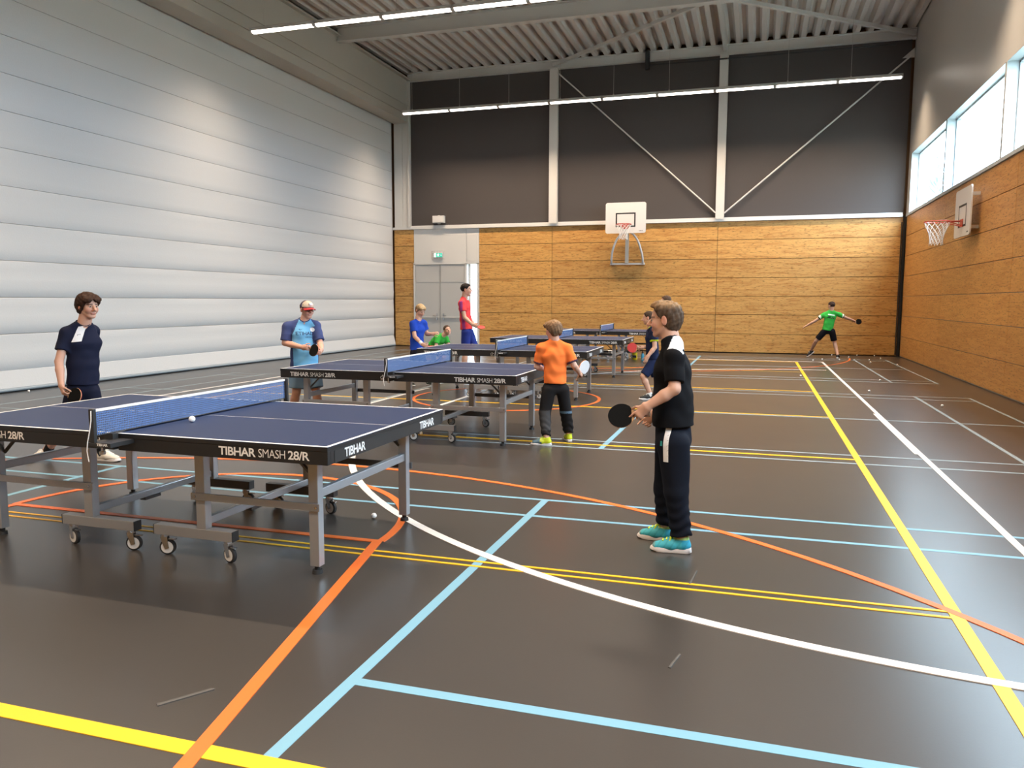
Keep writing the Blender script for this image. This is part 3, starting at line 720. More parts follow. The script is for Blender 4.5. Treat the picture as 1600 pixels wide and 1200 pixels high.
TAB = [((-3.455, 4.3176, 0), -.0113, 'blue table tennis table nearest the viewer, ball beside its net'),
       ((-3.6785, 8.334, 0), .0007, 'blue table tennis table with boy in orange shirt at its end'),
       ((-3.798, 12.272, 0), .0238, 'third table tennis table, boy in royal blue shirt at its end'),
       ((-3.879, 16.124, 0), .008, 'fourth table tennis table, just before the farthest one'),
       ((-3.781, 20.646, 0), -.0026, 'farthest table tennis table, in front of the wooden end wall')]
for i, (loc, rz, lb) in enumerate(TAB):
    if i == 0: table.location = loc; table.rotation_euler = (0, 0, rz); tag(table, lb, 'table', tg)
    else: copy_tree(table, loc, rz, lb, tg)

# ------------------------------------------------------------------ basketball hoops
def net_geo(c, r, h, n=12):
    g = G(); c = Vector(c); rows_ = 6; pr = [r * .96, r * .86, r * .72, r * .60, r * .54, r * .50, r * .53]
    def pt(i, k): a = 2 * PI * (i + .5 * (k % 2)) / n; return c + Vector((pr[k] * math.cos(a), pr[k] * math.sin(a), -h * k / rows_ - (.02 * math.sin(i * 2.3) if k == rows_ else 0)))
    for k in range(rows_):
        for i in range(n):
            j = (i + 1) if k % 2 else i
            for q in ((i, k, j, k + 1), ((i, k, (j - 1), k + 1))):
                g.cyl(pt(q[0], q[1]), pt(q[2], q[3]), .0055, 4)
    return g
def hoop(root, bc, n, s, w=1.2, hgt=.9, rimdrop=.30, arm=.32):
    # bc board centre, n outward normal, s sideways vector
    bc = Vector(bc); n = Vector(n); s = Vector(s); up = Vector((0, 0, 1))
    def poly(x0, x1, z0, z1, r):
        P = []
        for cx, cz, a0 in ((x1 - r, z1 - r, 0), (x0 + r, z1 - r, 90), (x0 + r, z0 + r, 180), (x1 - r, z0 + r, 270)):
            for q in range(5): t = math.radians(a0 + q * 22.5); P.append((cx + r * math.cos(t), cz + r * math.sin(t)))
        return P
    bd = G().prism(poly(-w / 2, w / 2, -hgt / 2, hgt / 2, .06), bc, s, up, n * -.025).build('backboard', M['board'], root)
    g = G(); t = .04; x0, x1, z0, z1 = -.295, .295, -.27, .15
    for a0, a1, b0, b1 in ((x0, x1, z1 - t, z1), (x0, x1, z0, z0 + t), (x0, x0 + t, z0, z1), (x1 - t, x1, z0, z1)):
        g.prism([(a0, b0), (a1, b0), (a1, b1), (a0, b1)], bc + n * .001, s, up, n * .001)
    g.build('target_square', M['dark'], bd)
    g = G()
    for k in range(4): g.prism([(w / 2 - .20 + k * .028, -hgt / 2 + .05), (w / 2 - .182 + k * .028, -hgt / 2 + .05), (w / 2 - .178 + k * .028, -hgt / 2 + .075), (w / 2 - .196 + k * .028, -hgt / 2 + .075)], bc + n * .001, s, up, n * .001)
    g.build('small_print', M['dark'], bd)
    rc = bc + n * (arm + .06) - up * rimdrop; R = .225
    rim = G().tube([rc + n * (R * math.cos(a)) + s * (R * math.sin(a)) for a in [2 * PI * i / 28 for i in range(28)]], .011, 8, True).build('ring', M['red'], root, smooth=True)
    g = G(); pb = bc + n * .008 - up * rimdrop
    g.prism([(-.10, -.11), (.10, -.11), (.10, .035), (-.10, .035)], pb, s, up, n * .012)
    for q in (-1, 1):
        g.cyl(pb + s * (.07 * q), rc - n * (R * .92) + s * (.07 * q), .010, 8)
        g.cyl(pb + s * (.06 * q) - up * .09, rc - n * (R * .55) + s * (.17 * q), .009, 8)
    g.build('ring_bracket', M['red'], rim)
    net_geo(rc - up * .012, R, .42).build('rope_net', M['rope'], root)
    g = G()
    for i in range(12): a = 2 * PI * i / 12; g.cyl(rc + n * (R * .97 * math.cos(a)) + s * (R * .97 * math.sin(a)) - up * .004, rc + n * (R * .95 * math.cos(a)) + s * (R * .95 * math.sin(a)) - up * .03, .006, 6)
    g.build('net_hook', M['red'], rim)
h1 = empty('basketball_hoop', (-3.84, 23.7, 3.98)); tag(h1, 'white basketball backboard with curved tube frame on the end wall', 'basketball hoop', 'wall mounted basketball hoops')
hoop(h1, (0, 0, 0), (0, -1, 0), (1, 0, 0), rimdrop=.22, arm=.28)
arcp = [(.47 * math.cos(t) * 1.0, .30, -.40 - .93 + .95 * math.sin(t)) for t in [math.radians(q) for q in range(0, 181, 9)]]
G().tube([(x * (1.02 if z < -1.0 else 1), .30 + .12 * max(0, (-.9 - z) / .45), z) for x, _, z in arcp], .032, 8).build('tube_arch', M['hubgrey'], h1, smooth=True)
G().box((-.52, .40, -1.36), (.52, .46, -1.31)).build('wall_bar', M['steel'], h1)
G().box((-.05, .33, -1.31), (.05, .40, -.40)).build('centre_post', M['header'], h1)
g = G()
for x in (-.3, .3): g.bar((x, .02, -.2), (x, .57, -.2), .05, .05).bar((x, .02, .25), (x, .57, .25), .05, .05)
g.box((-.36, .5, -.3), (-.26, .57, .35)).box((.26, .5, -.3), (.36, .57, .35)); g.build('wall_arm', M['steel'], h1)
G().box((-.52, .46, -1.36), (-.40, .57, -1.30)).box((.40, .46, -1.36), (.52, .57, -1.30)).build('wall_plate', M['steel'], h1)
h2 = empty('basketball_hoop', (3.63, 16.98, 3.20)); tag(h2, 'white basketball backboard below the windows on side wall', 'basketball hoop', 'wall mounted basketball hoops')
hoop(h2, (0, 0, 0), (-1, 0, 0), (0, -1, 0), rimdrop=.16, arm=.36)
g = G()
for yy in (-.4, .4):
    for z in (-.3, .3): g.box((.024, yy - .03, z - .03), (.187, yy + .03, z + .03))
g.build('wall_spacer', M['steel'], h2)

# ------------------------------------------------------------------ balls
BALLS = [((-3.32, 4.02, .78), 'white ball resting on nearest blue table in front of its net'),
 ((-2.509, 4.841, .02), 'white ball on floor near the corner leg of nearest table'),
 ((-11.39, 9.923, .02), 'white ball lying against foot of white curtain wall'),
 ((-3.596, 8.12, .02), 'pale ball on floor under second table beside a caster'),
 ((.877, 16.985, .02), 'ball left of the far part of the yellow sideline'),
 ((1.40, 21.628, .02), 'ball on floor below green shirt boy, left one of a close pair'),
 ((1.66, 22.156, .02), 'ball on floor below green shirt boy, right one of a close pair'),
 ((2.04, 23.95, .02), 'ball lying behind green shirt boy at the end wall'),
 ((2.07, 22.06, .02), 'ball just in front of the shoe of green shirt boy'),
 ((2.40, 23.1, .02), 'ball on the end of the orange arc right of green shirt boy'),
 ((2.716, 24.1, .02), 'ball at the end wall right of green shirt boy'),
 ((2.729, 21.392, .02), 'ball nearest the viewer in the cluster right of the white sideline'),
 ((2.80, 22.2, .02), 'ball in the middle of the cluster right of the orange arc'),
 ((3.16, 24.05, .02), 'ball nearest the far right wall corner'),
 ((3.174, 22.956, .02), 'ball right in the cluster before the corner pipe'),
 ((3.238, 20.729, .02), 'ball on the blue line close to wooden side wall'),
 ((2.291, 16.504, .02), 'ball on floor at near end of a far blue line'),
 ((1.84, 14.406, .02), 'single ball right of the white sideline in mid hall'),
 ((2.6, 12.677, .02), 'ball nearest wooden side wall beside the long blue line'),
 ((-3.92, 17.02, .78), 'ball on fourth table beyond its net')]
bm = G().sph((0, 0, 0), .02, 16, 10).mesh('ball')
for i, (loc, lb) in enumerate(BALLS):
    o = link('table_tennis_ball', bm, M['ball'], None, True, 0, (loc[0], loc[1], loc[2] + .0002)); tag(o, lb, 'ball', 'white table tennis balls')

# ------------------------------------------------------------------ things standing on the floor far behind
b = empty('bottle', (-2.79, 20.3, 0)); tag(b, 'blue drinking bottle on floor right of yellow tub', 'bottle')
mb = mk('blue_bottle', (.05, .36, .55), .3); my = mk('yellow_tub', (.80, .55, .02), .45)
G().rev([(.034, 0), (.038, .01), (.038, .15), (.024, .18), (.02, .19)], (0, 0, 0), n=16).build('body', mb, b, smooth='auto')
G().rev([(.025, .188), (.025, .215), (.012, .22), (.010, .25)], (0, 0, 0), n=14).build('cap', M['dark'], b, smooth='auto')
c = empty('tub', (-3.02, 20.5, 0)); tag(c, 'yellow tub on floor behind the red racket', 'tub')
G().rev([(.055, 0), (.062, .01), (.068, .15), (.07, .16)], (0, 0, 0), n=16).build('body', my, c, smooth='auto'); G().rev([(.072, .158), (.072, .178), (.06, .184)], (0, 0, 0), n=16).build('lid', my, c, smooth='auto')
G().box((-.05, -.0695, .06), (.05, -.05, .12)).build('label', M['dark'], c)
sh = empty('shoe_bag', (-3.30, 20.75, 0)); tag(sh, 'small grey and white bag on floor left of yellow tub', 'bag')
G().rev([(.075, 0), (.085, .03), (.075, .12), (.035, .17), (.03, .19)], (0, 0, 0), n=14).build('bag_body', M['hubgrey'], sh, smooth='auto'); G().tube([(-.03, 0, .18), (-.04, 0, .23), (0, 0, .26), (.04, 0, .23), (.03, 0, .18)], .008, 6).build('bag_handle', M['darkpaint'], sh)
G().rev([(.0815, .05), (.087, .05), (.083, .085), (.078, .085)], (0, 0, 0), n=14).build('band', M['board'], sh, smooth='auto')
bx = empty('storage_box', (-3.98, 21.75, 0)); tag(bx, 'low white storage box on floor under the farthest table', 'box')
G().box((-.15, -.12, 0), (.15, .12, .13)).build('box_body', M['board'], bx, bevel=.01); G().box((-.16, -.13, .13), (.16, .13, .155)).build('lid', M['white'], bx, bevel=.006); G().box((-.04, -.135, .08), (.04, -.12, .10)).build('handle', M['hubgrey'], bx)
bench = None

# ------------------------------------------------------------------ implicit surfaces for people and clothes
A = lambda *v: np.array(v, dtype=np.float64)
def nrm(v): v = np.asarray(v, float); return v / (np.linalg.norm(v) + 1e-12)
def cone(a, b, ra, rb, side=None, ratio=1.0, cut=False, cuta=False):
    a = np.asarray(a, float); b = np.asarray(b, float); ba = b - a; L2 = ba @ ba + 1e-12; u = ba / math.sqrt(L2)
    R = max(ra, rb) * max(ratio, 1.0)
    def fn(x, y, z):
        px, py, pz = x - a[0], y - a[1], z - a[2]
        h = (px * ba[0] + py * ba[1] + pz * ba[2]) / L2; t = np.clip(h, 0, 1)
        qx, qy, qz = px - t * ba[0], py - t * ba[1], pz - t * ba[2]
        if side is not None and ratio != 1.0:
            s = (qx * side[0] + qy * side[1] + qz * side[2]) * (1 / ratio - 1)
            qx, qy, qz = qx + s * side[0], qy + s * side[1], qz + s * side[2]
        d = np.sqrt(qx * qx + qy * qy + qz * qz) - (ra + (rb - ra) * t)
        if cut: d = np.maximum(d, (h - 1) * math.sqrt(L2))
        if cuta: d = np.maximum(d, -h * math.sqrt(L2))
        return d
    return fn, np.minimum(a, b) - R, np.maximum(a, b) + R
def ell(c, r, fx=(1, 0, 0), fy=(0, 1, 0), fz=(0, 0, 1)):
    c = np.asarray(c, float); R = max(r)
    def fn(x, y, z):
        px, py, pz = x - c[0], y - c[1], z - c[2]
        q = [px * f[0] + py * f[1] + pz * f[2] for f in (fx, fy, fz)]
        k0 = np.sqrt(sum((q[i] / r[i]) ** 2 for i in range(3))); k1 = np.sqrt(sum((q[i] / (r[i] ** 2)) ** 2 for i in range(3)))
        return k0 * (k0 - 1) / (k1 + 1e-9)
    return fn, c - R, c + R
class Field:
    def __init__(s, lo, hi, h):
        s.h = h; s.lo = np.asarray(lo, float); s.n = np.ceil((np.asarray(hi, float) - s.lo) / h).astype(int) + 2
        s.a = np.full(s.n, .06, np.float32); s.ax = [s.lo[i] + h * np.arange(s.n[i]) for i in range(3)]
    def sub(s, lo, hi, m):
        i0 = [max(0, int((lo[i] - m - s.lo[i]) / s.h)) for i in range(3)]; i1 = [min(s.n[i], int((hi[i] + m - s.lo[i]) / s.h) + 2) for i in range(3)]
        sl = tuple(slice(i0[i], max(i1[i], i0[i])) for i in range(3))
        return sl, s.ax[0][sl[0]][:, None, None], s.ax[1][sl[1]][None, :, None], s.ax[2][sl[2]][None, None, :]
    def u(s, prim, k=.012):
        fn, lo, hi = prim; sl, x, y, z = s.sub(lo, hi, .03 + k); o = s.a[sl]
        if o.size == 0: return
        d = fn(x, y, z).astype(np.float32)
        h = np.maximum(k - np.abs(o - d), 0) / k; s.a[sl] = np.minimum(o, d) - h * h * k * .25
    def cut(s, prim, k=.01):          # subtract
        fn, lo, hi = prim; sl, x, y, z = s.sub(lo, hi, .02 + k); o = s.a[sl]
        if o.size == 0: return
        d = -fn(x, y, z).astype(np.float32)
        h = np.maximum(k - np.abs(o - d), 0) / k; s.a[sl] = np.maximum(o, d) + h * h * k * .25
    def op(s, fn): s.a = fn(s.a, s.ax[0][:, None, None], s.ax[1][None, :, None], s.ax[2][None, None, :]).astype(np.float32)
    def mesh(s, smooth=1):
        a = s.a; a[0] = a[-1] = .05; a[:, 0] = a[:, -1] = .05; a[:, :, 0] = a[:, :, -1] = .05
        neg = a < 0; nx, ny, nz = a.shape
        cnt = np.zeros((nx - 1, ny - 1, nz - 1), np.int8)
        offs = [(i, j, k) for i in (0, 1) for j in (0, 1) for k in (0, 1)]
        for i, j, k in offs: cnt += neg[i:nx - 1 + i, j:ny - 1 + j, k:nz - 1 + k]
        act = np.argwhere((cnt > 0) & (cnt < 8)); idx = np.full(cnt.shape, -1, np.int32); idx[tuple(act.T)] = np.arange(len(act))
        val = {o: a[act[:, 0] + o[0], act[:, 1] + o[1], act[:, 2] + o[2]] for o in offs}
        acc = np.zeros((len(act), 3)); c = np.zeros(len(act))
        for o in offs:
            for axn in range(3):
                if o[axn] == 0:
                    o2 = list(o); o2[axn] = 1; o2 = tuple(o2); va, vb = val[o], val[o2]; m = (va < 0) != (vb < 0)
                    t = np.where(m, va / np.where(m, va - vb, 1), 0)
                    p = np.tile(np.array(o, float), (len(act), 1)); p[:, axn] = t; acc[m] += p[m]; c[m] += 1
        V = s.lo + s.h * (act + acc / c[:, None])
        Q = []
        for axn in range(3):
            b, d = (axn + 1) % 3, (axn + 2) % 3
            sa = [slice(None)] * 3; sb = [slice(None)] * 3; sa[axn] = slice(0, -1); sb[axn] = slice(1, None)
            na = neg[tuple(sa)]; nb = neg[tuple(sb)]; e = np.argwhere(na != nb); e = e[(e[:, b] > 0) & (e[:, d] > 0)]
            e = e[(e[:, b] < a.shape[b] - 1) & (e[:, d] < a.shape[d] - 1)]
            flip = na[tuple(e.T)]
            def at(db, dd):
                q = e.copy(); q[:, b] -= db; q[:, d] -= dd; return idx[tuple(q.T)]
            q = np.stack([at(1, 1), at(0, 1), at(0, 0), at(1, 0)], 1); q[~flip] = q[~flip][:, ::-1]; Q.append(q)
        Q = np.concatenate(Q); Q = Q[(Q >= 0).all(1)]
        for _ in range(smooth):
            acc = np.zeros_like(V); n = np.zeros(len(V))
            for i in range(4):
                f, t = Q[:, i], Q[:, (i + 1) % 4]
                for w in range(3): acc[:, w] += np.bincount(f, V[t, w], len(V)) + np.bincount(t, V[f, w], len(V))
                n += np.bincount(f, minlength=len(V)) + np.bincount(t, minlength=len(V))
            V = V * .4 + .6 * acc / np.maximum(n, 1)[:, None]
        return V, Q
def np_obj(name, V, Q, mat, parent, col=None, origin=(0, 0, 0)):
    me = bpy.data.meshes.new(name); V = V - np.asarray(origin)
    me.vertices.add(len(V)); me.vertices.foreach_set('co', V.astype(np.float32).ravel())
    me.loops.add(len(Q) * 4); me.loops.foreach_set('vertex_index', Q.astype(np.int32).ravel())
    me.polygons.add(len(Q)); me.polygons.foreach_set('loop_start', np.arange(0, len(Q) * 4, 4, dtype=np.int32)); me.polygons.foreach_set('loop_total', np.full(len(Q), 4, np.int32))
    me.update(); me.validate()
    me.polygons.foreach_set('use_smooth', np.ones(len(me.polygons), bool))
    if col is not None:
        at = me.color_attributes.new('Col', 'FLOAT_COLOR', 'POINT'); c = np.ones((len(V), 4), np.float32)
        c[:, :3] = col if np.ndim(col) == 2 else np.tile(np.array(col), (len(V), 1)); at.data.foreach_set('color', c.ravel())
    o = link(name, me, mat, parent); return o
_rs = np.random.RandomState(5)
def wrinkle(amp, f0, seed, zf=.5):
    r = np.random.RandomState(seed); K = [(r.normal(size=3) * A(1, 1, zf) * f0, r.uniform(0, 6.28)) for _ in range(5)]
    def fn(a, x, y, z):
        s = 0
        for k, p in K: s = s + np.sin(k[0] * x + k[1] * y + k[2] * z + p)
        return a + amp * s / 2.2
    return fn
def lerp(a, b, t): return a + (b - a) * t
def bounds(J, keys, m):
    P = np.array([J[k] for k in keys]); return P.min(0) - m, P.max(0) + m

RACKETS = []
def make_person(nm, J, o):
    J = {k: A(*v) for k, v in J.items()}; h = o['h']; sc = o['sc']; hh = o['hh']
    for s in 'LR':
        if o.get('lift') != s: J['a' + s][2] = .085 * sc
    base = A((J['aL'][0] + J['aR'][0]) / 2, (J['aL'][1] + J['aR'][1]) / 2, 0)
    root = empty('person', tuple(base)); tag(root, o['label'], 'person', 'table tennis players in the hall')
    up = nrm(J['nk'] - J['pv']); rt = J['sR'] - J['sL']; rt = nrm(rt - up * (rt @ up)); fw = np.cross(up, rt)
    hr = J['hR'] - J['hL']; hr = nrm(hr - up * (hr @ up)) ; hr = nrm(hr + rt)
    if 'chest_yaw' in o:
        t = math.radians(o['chest_yaw']); fw = A(math.cos(t), math.sin(t), 0); fw = nrm(fw - up * (fw @ up)); rt = np.cross(fw, up); hr = rt
    yaw, pit = map(math.radians, o['face']); fy = A(math.cos(yaw) * math.cos(pit), math.sin(yaw) * math.cos(pit), math.sin(pit))
    fz = nrm(A(0, 0, 1) - fy * fy[2]); fx = np.cross(fy, fz)
    if 'tilt' in o:
        t = math.radians(o['tilt']); fz, fx = fz * math.cos(t) + fx * math.sin(t), fx * math.cos(t) - fz * math.sin(t)
    H = lambda x, y, z: J['hd'] + hh * (fx * x + fy * y + fz * z)
    he = lambda c, r: ell(H(*c), [q * hh for q in r], fx, fy, fz)
    hc = lambda a, b, r1, r2, **kw: cone(H(*a), H(*b), r1 * hh, r2 * hh, **kw)
    pv, nk = J['pv'], J['nk']; ch = lerp(pv, nk, .70); ab = lerp(pv, nk, .38)
    # ---- body
    lo, hi = bounds(J, J.keys(), .16); lo[2] = min(lo[2], -.02)
    F = Field(lo, hi, h)
    F.u(cone(pv - up * .03, ab, .074 * sc, .068 * sc, rt, 1.4), .02); F.u(cone(ab, ch, .070 * sc, .082 * sc, rt, 1.4), .02); F.u(cone(ch, nk - up * .05 * sc, .080 * sc, .05 * sc, rt, 1.55), .02)
    for s in 'LR':
        F.u(cone(nk - up * .030 * sc, J['s' + s], .042 * sc, .043 * sc), .025)
        F.u(cone(J['s' + s], J['e' + s], .043 * sc, .036 * sc), .012)
        e, w = J['e' + s], J['w' + s]
        F.u(cone(e, lerp(e, w, .35), .035 * sc, .037 * sc), .01); F.u(cone(lerp(e, w, .35), w, .037 * sc, .0245 * sc), .01)
        hp, kn, an = J['h' + s], J['k' + s], J['a' + s]
        F.u(cone(hp, kn, .074 * sc, .050 * sc), .02); F.u(cone(kn, lerp(kn, an, .3), .048 * sc, .052 * sc), .015); F.u(cone(lerp(kn, an, .3), an, .052 * sc, .034 * sc), .012)
    # neck and head
    F.u(cone(nk - up * .04 * sc, H(0, -.09, -.20), .060 * sc, .255 * hh), .02); F.u(hc((0, .0, -.30), (0, .16, -.36), .15, .10), .03)
    F.u(he((0, -.04, .14), (.335, .43, .36)), .02); F.u(he((0, .12, -.13), (.265, .27, .35)), .02)
    for q in (-1, 1):
        F.u(hc((q * .21, -.02, -.22), (q * .07, .27, -.41), .085, .085), .012)
        F.u(he((q * .165, .24, -.13), (.115, .13, .15)), .015)
    F.u(he((0, .29, -.42), (.10, .09, .08)), .012)
    F.u(hc((-.15, .335, .085), (.15, .335, .085), .055, .055), .012)
    for q in (-1, 1): F.cut(he((q * .13, .455, .02), (.085, .075, .055)), .012)
    F.u(hc((0, .38, .06), (0, .525, -.125), .042, .060), .008)
    for q in (-1, 1): F.u(he((q * .05, .42, -.145), (.045, .05, .038)), .006)
    F.u(hc((-.07, .375, -.255), (.07, .375, -.255), .03, .03), .006); F.u(hc((-.055, .37, -.30), (.055, .37, -.30), .034, .034), .006)
    for q in (-1, 1):
        F.u(he((q * .365, -.05, -.015), (.045, .095, .155)), .008); F.cut(he((q * .415, -.02, 0), (.03, .045, .09)), .006)
    # hands
    for s in 'LR':
        w = J['w' + s]; d = nrm(J['hd' + s] - w); hs = hh / .225
        t = o.get('thumb' + s); t = fw + up * .1 if t is None else A(*t); t = nrm(t - d * (t @ d)); n = np.cross(d, t) * (1 if s == 'L' else -1)
        cu = o.get('curl' + s, .45); f_r = max(.0082 * hs, h * .95)
        F.u(cone(w, w + d * .03 * hs, .024 * sc, .018 * hs, t, 1.5), .012)
        F.u(cone(w + d * .025 * hs, w + d * .075 * hs, .014 * hs, .0135 * hs, t, 2.5), .012)
        for i, (off, L) in enumerate(((.029, .070), (.010, .079), (-.0095, .073), (-.0285, .058))):
            p = w + d * (.082 - .004 * abs(i - 1)) * hs + t * off * hs; L *= hs; ang = 0; ci = cu * (o.get('point', 1) if i == 0 else 1)
            for q, fr in enumerate((.45, .31, .24)):
                ang += ci * (1.0, 1.25, .8)[q]; p2 = p + (d * math.cos(ang) + n * math.sin(ang) + t * (off * 1.5)) * L * fr
                F.u(cone(p, p2, f_r * (1 - .1 * q), f_r * (.9 - .1 * q)), .004); p = p2
        p = w + d * .028 * hs + t * .026 * hs
        for dv, L, r in ((d * .62 + t * .62 + n * .45, .036, .0105), (d * .8 + t * .25 + n * (.3 + .5 * min(cu, 1)), .030, .009), (d * .85 + n * (.3 + .6 * min(cu, 1)), .022, .0078)):
            p2 = p + nrm(dv) * L * hs; F.u(cone(p, p2, max(r * hs, h * .95), max(r * hs * .9, h * .9)), .006); p = p2
        J['grip' + s] = w + d * .078 * hs + n * .030 * hs; J['pn' + s] = n
    V, Q = F.mesh(1)
    L = (V - J['hd']) @ np.stack([fx, fy, fz], 1) / hh
    sk = A(*o.get('skin', (.60, .345, .245))); col = np.tile(sk, (len(V), 1))
    def tint(mask, c, f=1.0): col[mask] = col[mask] * (1 - f) + A(*c) * f
    head = (np.abs(L) < (.5, .65, .6)).all(1)
    tint(head & (np.hypot(np.abs(L[:, 0]) - .18, L[:, 2] + .13) < .11) & (L[:, 1] > .2), sk * A(1.03, .84, .80), .7)
    tint(head & (np.abs(L[:, 0]) > .34) & (np.abs(L[:, 2]) < .2), sk * A(1.0, .72, .66), .7)
    tint(head & (np.abs(L[:, 0]) < .10) & (np.abs(L[:, 2] + .277) < .038) & (L[:, 1] > .33), (.46, .17, .14), .8)
    hcol = A(*o['hair'])
    tint(head & (np.abs(np.abs(L[:, 0]) - .14) < .10) & (np.abs(L[:, 2] - .105) < .026) & (L[:, 1] > .25), hcol, .8)
    bob = np_obj('body', V, Q, M['skin'], root, col, base)
    # eyes
    if h < .011:
        for q in (-1, 1):
            e = G().sph(Vector(H(q * .13, .325, .015) - base), .060 * hh, 12, 8).build('eye', M['eye'], root, True)
            G().sph(Vector(H(q * .13, .366, .013) - base), .031 * hh, 10, 6).build('iris', M['iris'], e, True)
    # ---- hair
    st = o.get('hairstyle', 'short')
    if st != 'none':
        F = Field(J['hd'] - hh * .85, J['hd'] + hh * .85, min(h, .008) if h < .011 else h)
        F.u(he((0, -.055, .165), (.385, .475, .40)) if st != 'fringe' else he((0, -.06, .155), (.372, .455, .388)), .01)
        if st == 'quiff':
            F.u(hc((-.2, .19, .43), (.2, .19, .43), .12, .10), .05); F.u(hc((-.14, .33, .40), (.14, .31, .39), .05, .05), .03); F.u(he((0, -.04, .33), (.33, .40, .19)), .03); F.u(he((0, -.19, -.08), (.32, .29, .34)), .05)
        if st in ('mop', 'long'):
            F.u(he((0, -.08, .12), (.42, .48, .44)), .03); F.u(hc((-.22, .27, .27), (.24, .27, .24), .13, .11), .06); F.u(he((0, -.17, -.06), (.375, .35, .40)), .05)
        if st == 'fringe': F.u(hc((-.19, .29, .29), (.19, .29, .29), .085, .085), .05); F.u(he((0, -.16, -.06), (.34, .32, .36)), .05)
        low = {'short': (-.28, -.22, .02, .14, .32, .36), 'quiff': (-.40, -.28, -.02, .15, .37, .42), 'mop': (-.42, -.38, -.20, .0, .20, .24), 'long': (-.36, -.30, -.06, .08, .20, .22), 'fringe': (-.38, -.32, -.10, .04, .19, .24)}[st]
        def hairline(a, x, y, z):
            px, py, pz = x - J['hd'][0], y - J['hd'][1], z - J['hd'][2]
            lx, ly, lz = [(px * f[0] + py * f[1] + pz * f[2]) / hh for f in (fx, fy, fz)]
            zm = np.interp(ly, (-.5, -.15, .0, .16, .27, .45), low) + .015 * np.sin(lx * 37) * np.sin(ly * 23 + 1) + (.06 * np.sin(lx * 15 + 1.0) + .035 * np.sin(lx * 31) if st in ('mop', 'fringe', 'long') else 0)
            n = .010 * np.sin(lx * 33 + lz * 9 + 3 * np.sin(ly * 7)) + .009 * np.sin(ly * 41 + lz * 13 + lx * 8) + .007 * np.sin(lz * 47 + ly * 20)
            return np.maximum(a + n * hh, (zm - lz) * hh * .8)
        F.op(hairline)
        for q in (-1, 1):
            if st not in ('mop', 'long'): F.cut(he((q * .40, -.045, -.02), (.10, .10, .155)), .01)
            else: F.cut(he((q * .42, .0, -.08), (.08, .07, .10)), .01)
        V, Q = F.mesh(1); Lh = (V - J['hd']) @ np.stack([fx, fy, fz], 1) / hh
        c = np.tile(hcol, (len(V), 1)); top = np.clip((Lh[:, 2] - .30) / .15, 0, 1)[:, None]
        c = c * (1 - top) + A(*o.get('hairtop', hcol * 1.05)) * top
        np_obj('hair', V, Q, M['hair'], root, c, base)
    # ---- shirt
    sh = o['shirt']; hem = J['pv'] + up * o.get('hem', -.01)
    lo, hi = bounds(J, ('sL', 'sR', 'eL', 'eR', 'nk', 'pv'), .17); F = Field(lo, hi, h)
    b_ = o.get('fat', 1.0)
    F.u(cone(ch, lerp(ch, hem, .5), .099 * sc, .098 * sc * b_, rt, 1.38), .02); F.u(cone(lerp(ch, hem, .5), hem, .098 * sc * b_, .104 * sc * b_, lerp(rt, hr, .5), 1.36, cut=True), .02)
    F.u(cone(ch, nk - up * .030 * sc, .098 * sc, .056 * sc, rt, 1.62), .03)
    sl = o.get('sleeve', .62)
    for s in 'LR':
        F.u(cone(nk - up * .012 * sc, J['s' + s], .050 * sc, .055 * sc), .035)
        F.u(cone(J['s' + s], lerp(J['s' + s], J['e' + s], sl), .057 * sc, .060 * sc, cut=True), .03)
    k1 = (rt * .55 + up * .8) * 62; k2 = (rt * .9 - up * .35 + fw * .4) * 27; k3 = (rt * -.4 + up * .7 + fw * .5) * 44; w_ = o.get('wr', .003)
    def folds(a, x, y, z):
        px, py, pz = x - nk[0], y - nk[1], z - nk[2]; dt = lambda k: px * k[0] + py * k[1] + pz * k[2]
        q = dt(k2); return a + w_ * (.55 * np.sin(dt(k1) + 1.6 * np.sin(q)) + .6 * np.sin(q + 1.2 * np.sin(dt(k3) * .6)) + .35 * np.sin(dt(k3) + 2))
    F.op(folds)
    # neck opening
    F.cut(cone(nk + up * .032 + fw * .022, nk + up * .2 + fw * .05, .056 * sc, .085 * sc), .008)
    V, Q = F.mesh(1); D_ = V - nk; cr, cf, cu_ = D_ @ rt, D_ @ fw, D_ @ up
    c = np.tile(A(*sh), (len(V), 1)).astype(float)
    arm = {}
    for s in 'LR':
        ax = J['e' + s] - J['s' + s]; arm[s] = ((V - J['s' + s]) @ ax) / (ax @ ax); dist = np.linalg.norm(V - J['s' + s] - np.clip(arm[s], 0, 1)[:, None] * ax, axis=1)
        arm[s] = np.where(dist < .075 * sc, arm[s], -1)
        if 'cuff' in o: c[(arm[s] > sl - .085) & (arm[s] < sl + .03)] = o['cuff']
        if 'sleevecol' in o: c[(arm[s] > .12) | ((np.abs(cr) > (o.get('rag', .075) - cu_ * .45) * sc) & (cu_ > -.17 * sc))] = o['sleevecol']
        if 'sleeveside' in o:
            m = (arm[s] > .25) & (arm[s] < sl - .1) & (np.abs(D_ @ rt) > np.abs((J['s' + s] + ax * .3 - nk) @ rt)); c[m] = o['sleeveside']
    if 'panel' in o: o['panel'](c, cr / sc, cf / sc, cu_ / sc)
    sho = np_obj('shirt', V, Q, M['cloth'], root, c, base)
    bvh = BVHTree.FromPolygons([Vector(v) for v in (V - base)], [tuple(map(int, q)) for q in Q])
    # collar ring
    ring = []
    for i in range(26):
        t = 2 * PI * i / 26; dv = rt * math.cos(t) * 1.1 + fw * math.sin(t)
        ring.append(nk + fw * .017 + dv * .060 * sc + up * (.038 - .020 * math.sin(t)) * sc)
    hit = []
    for p in ring:
        r_ = bvh.find_nearest(Vector(p - base)); hit.append(r_[0] if r_[0] is not None else Vector(p - base))
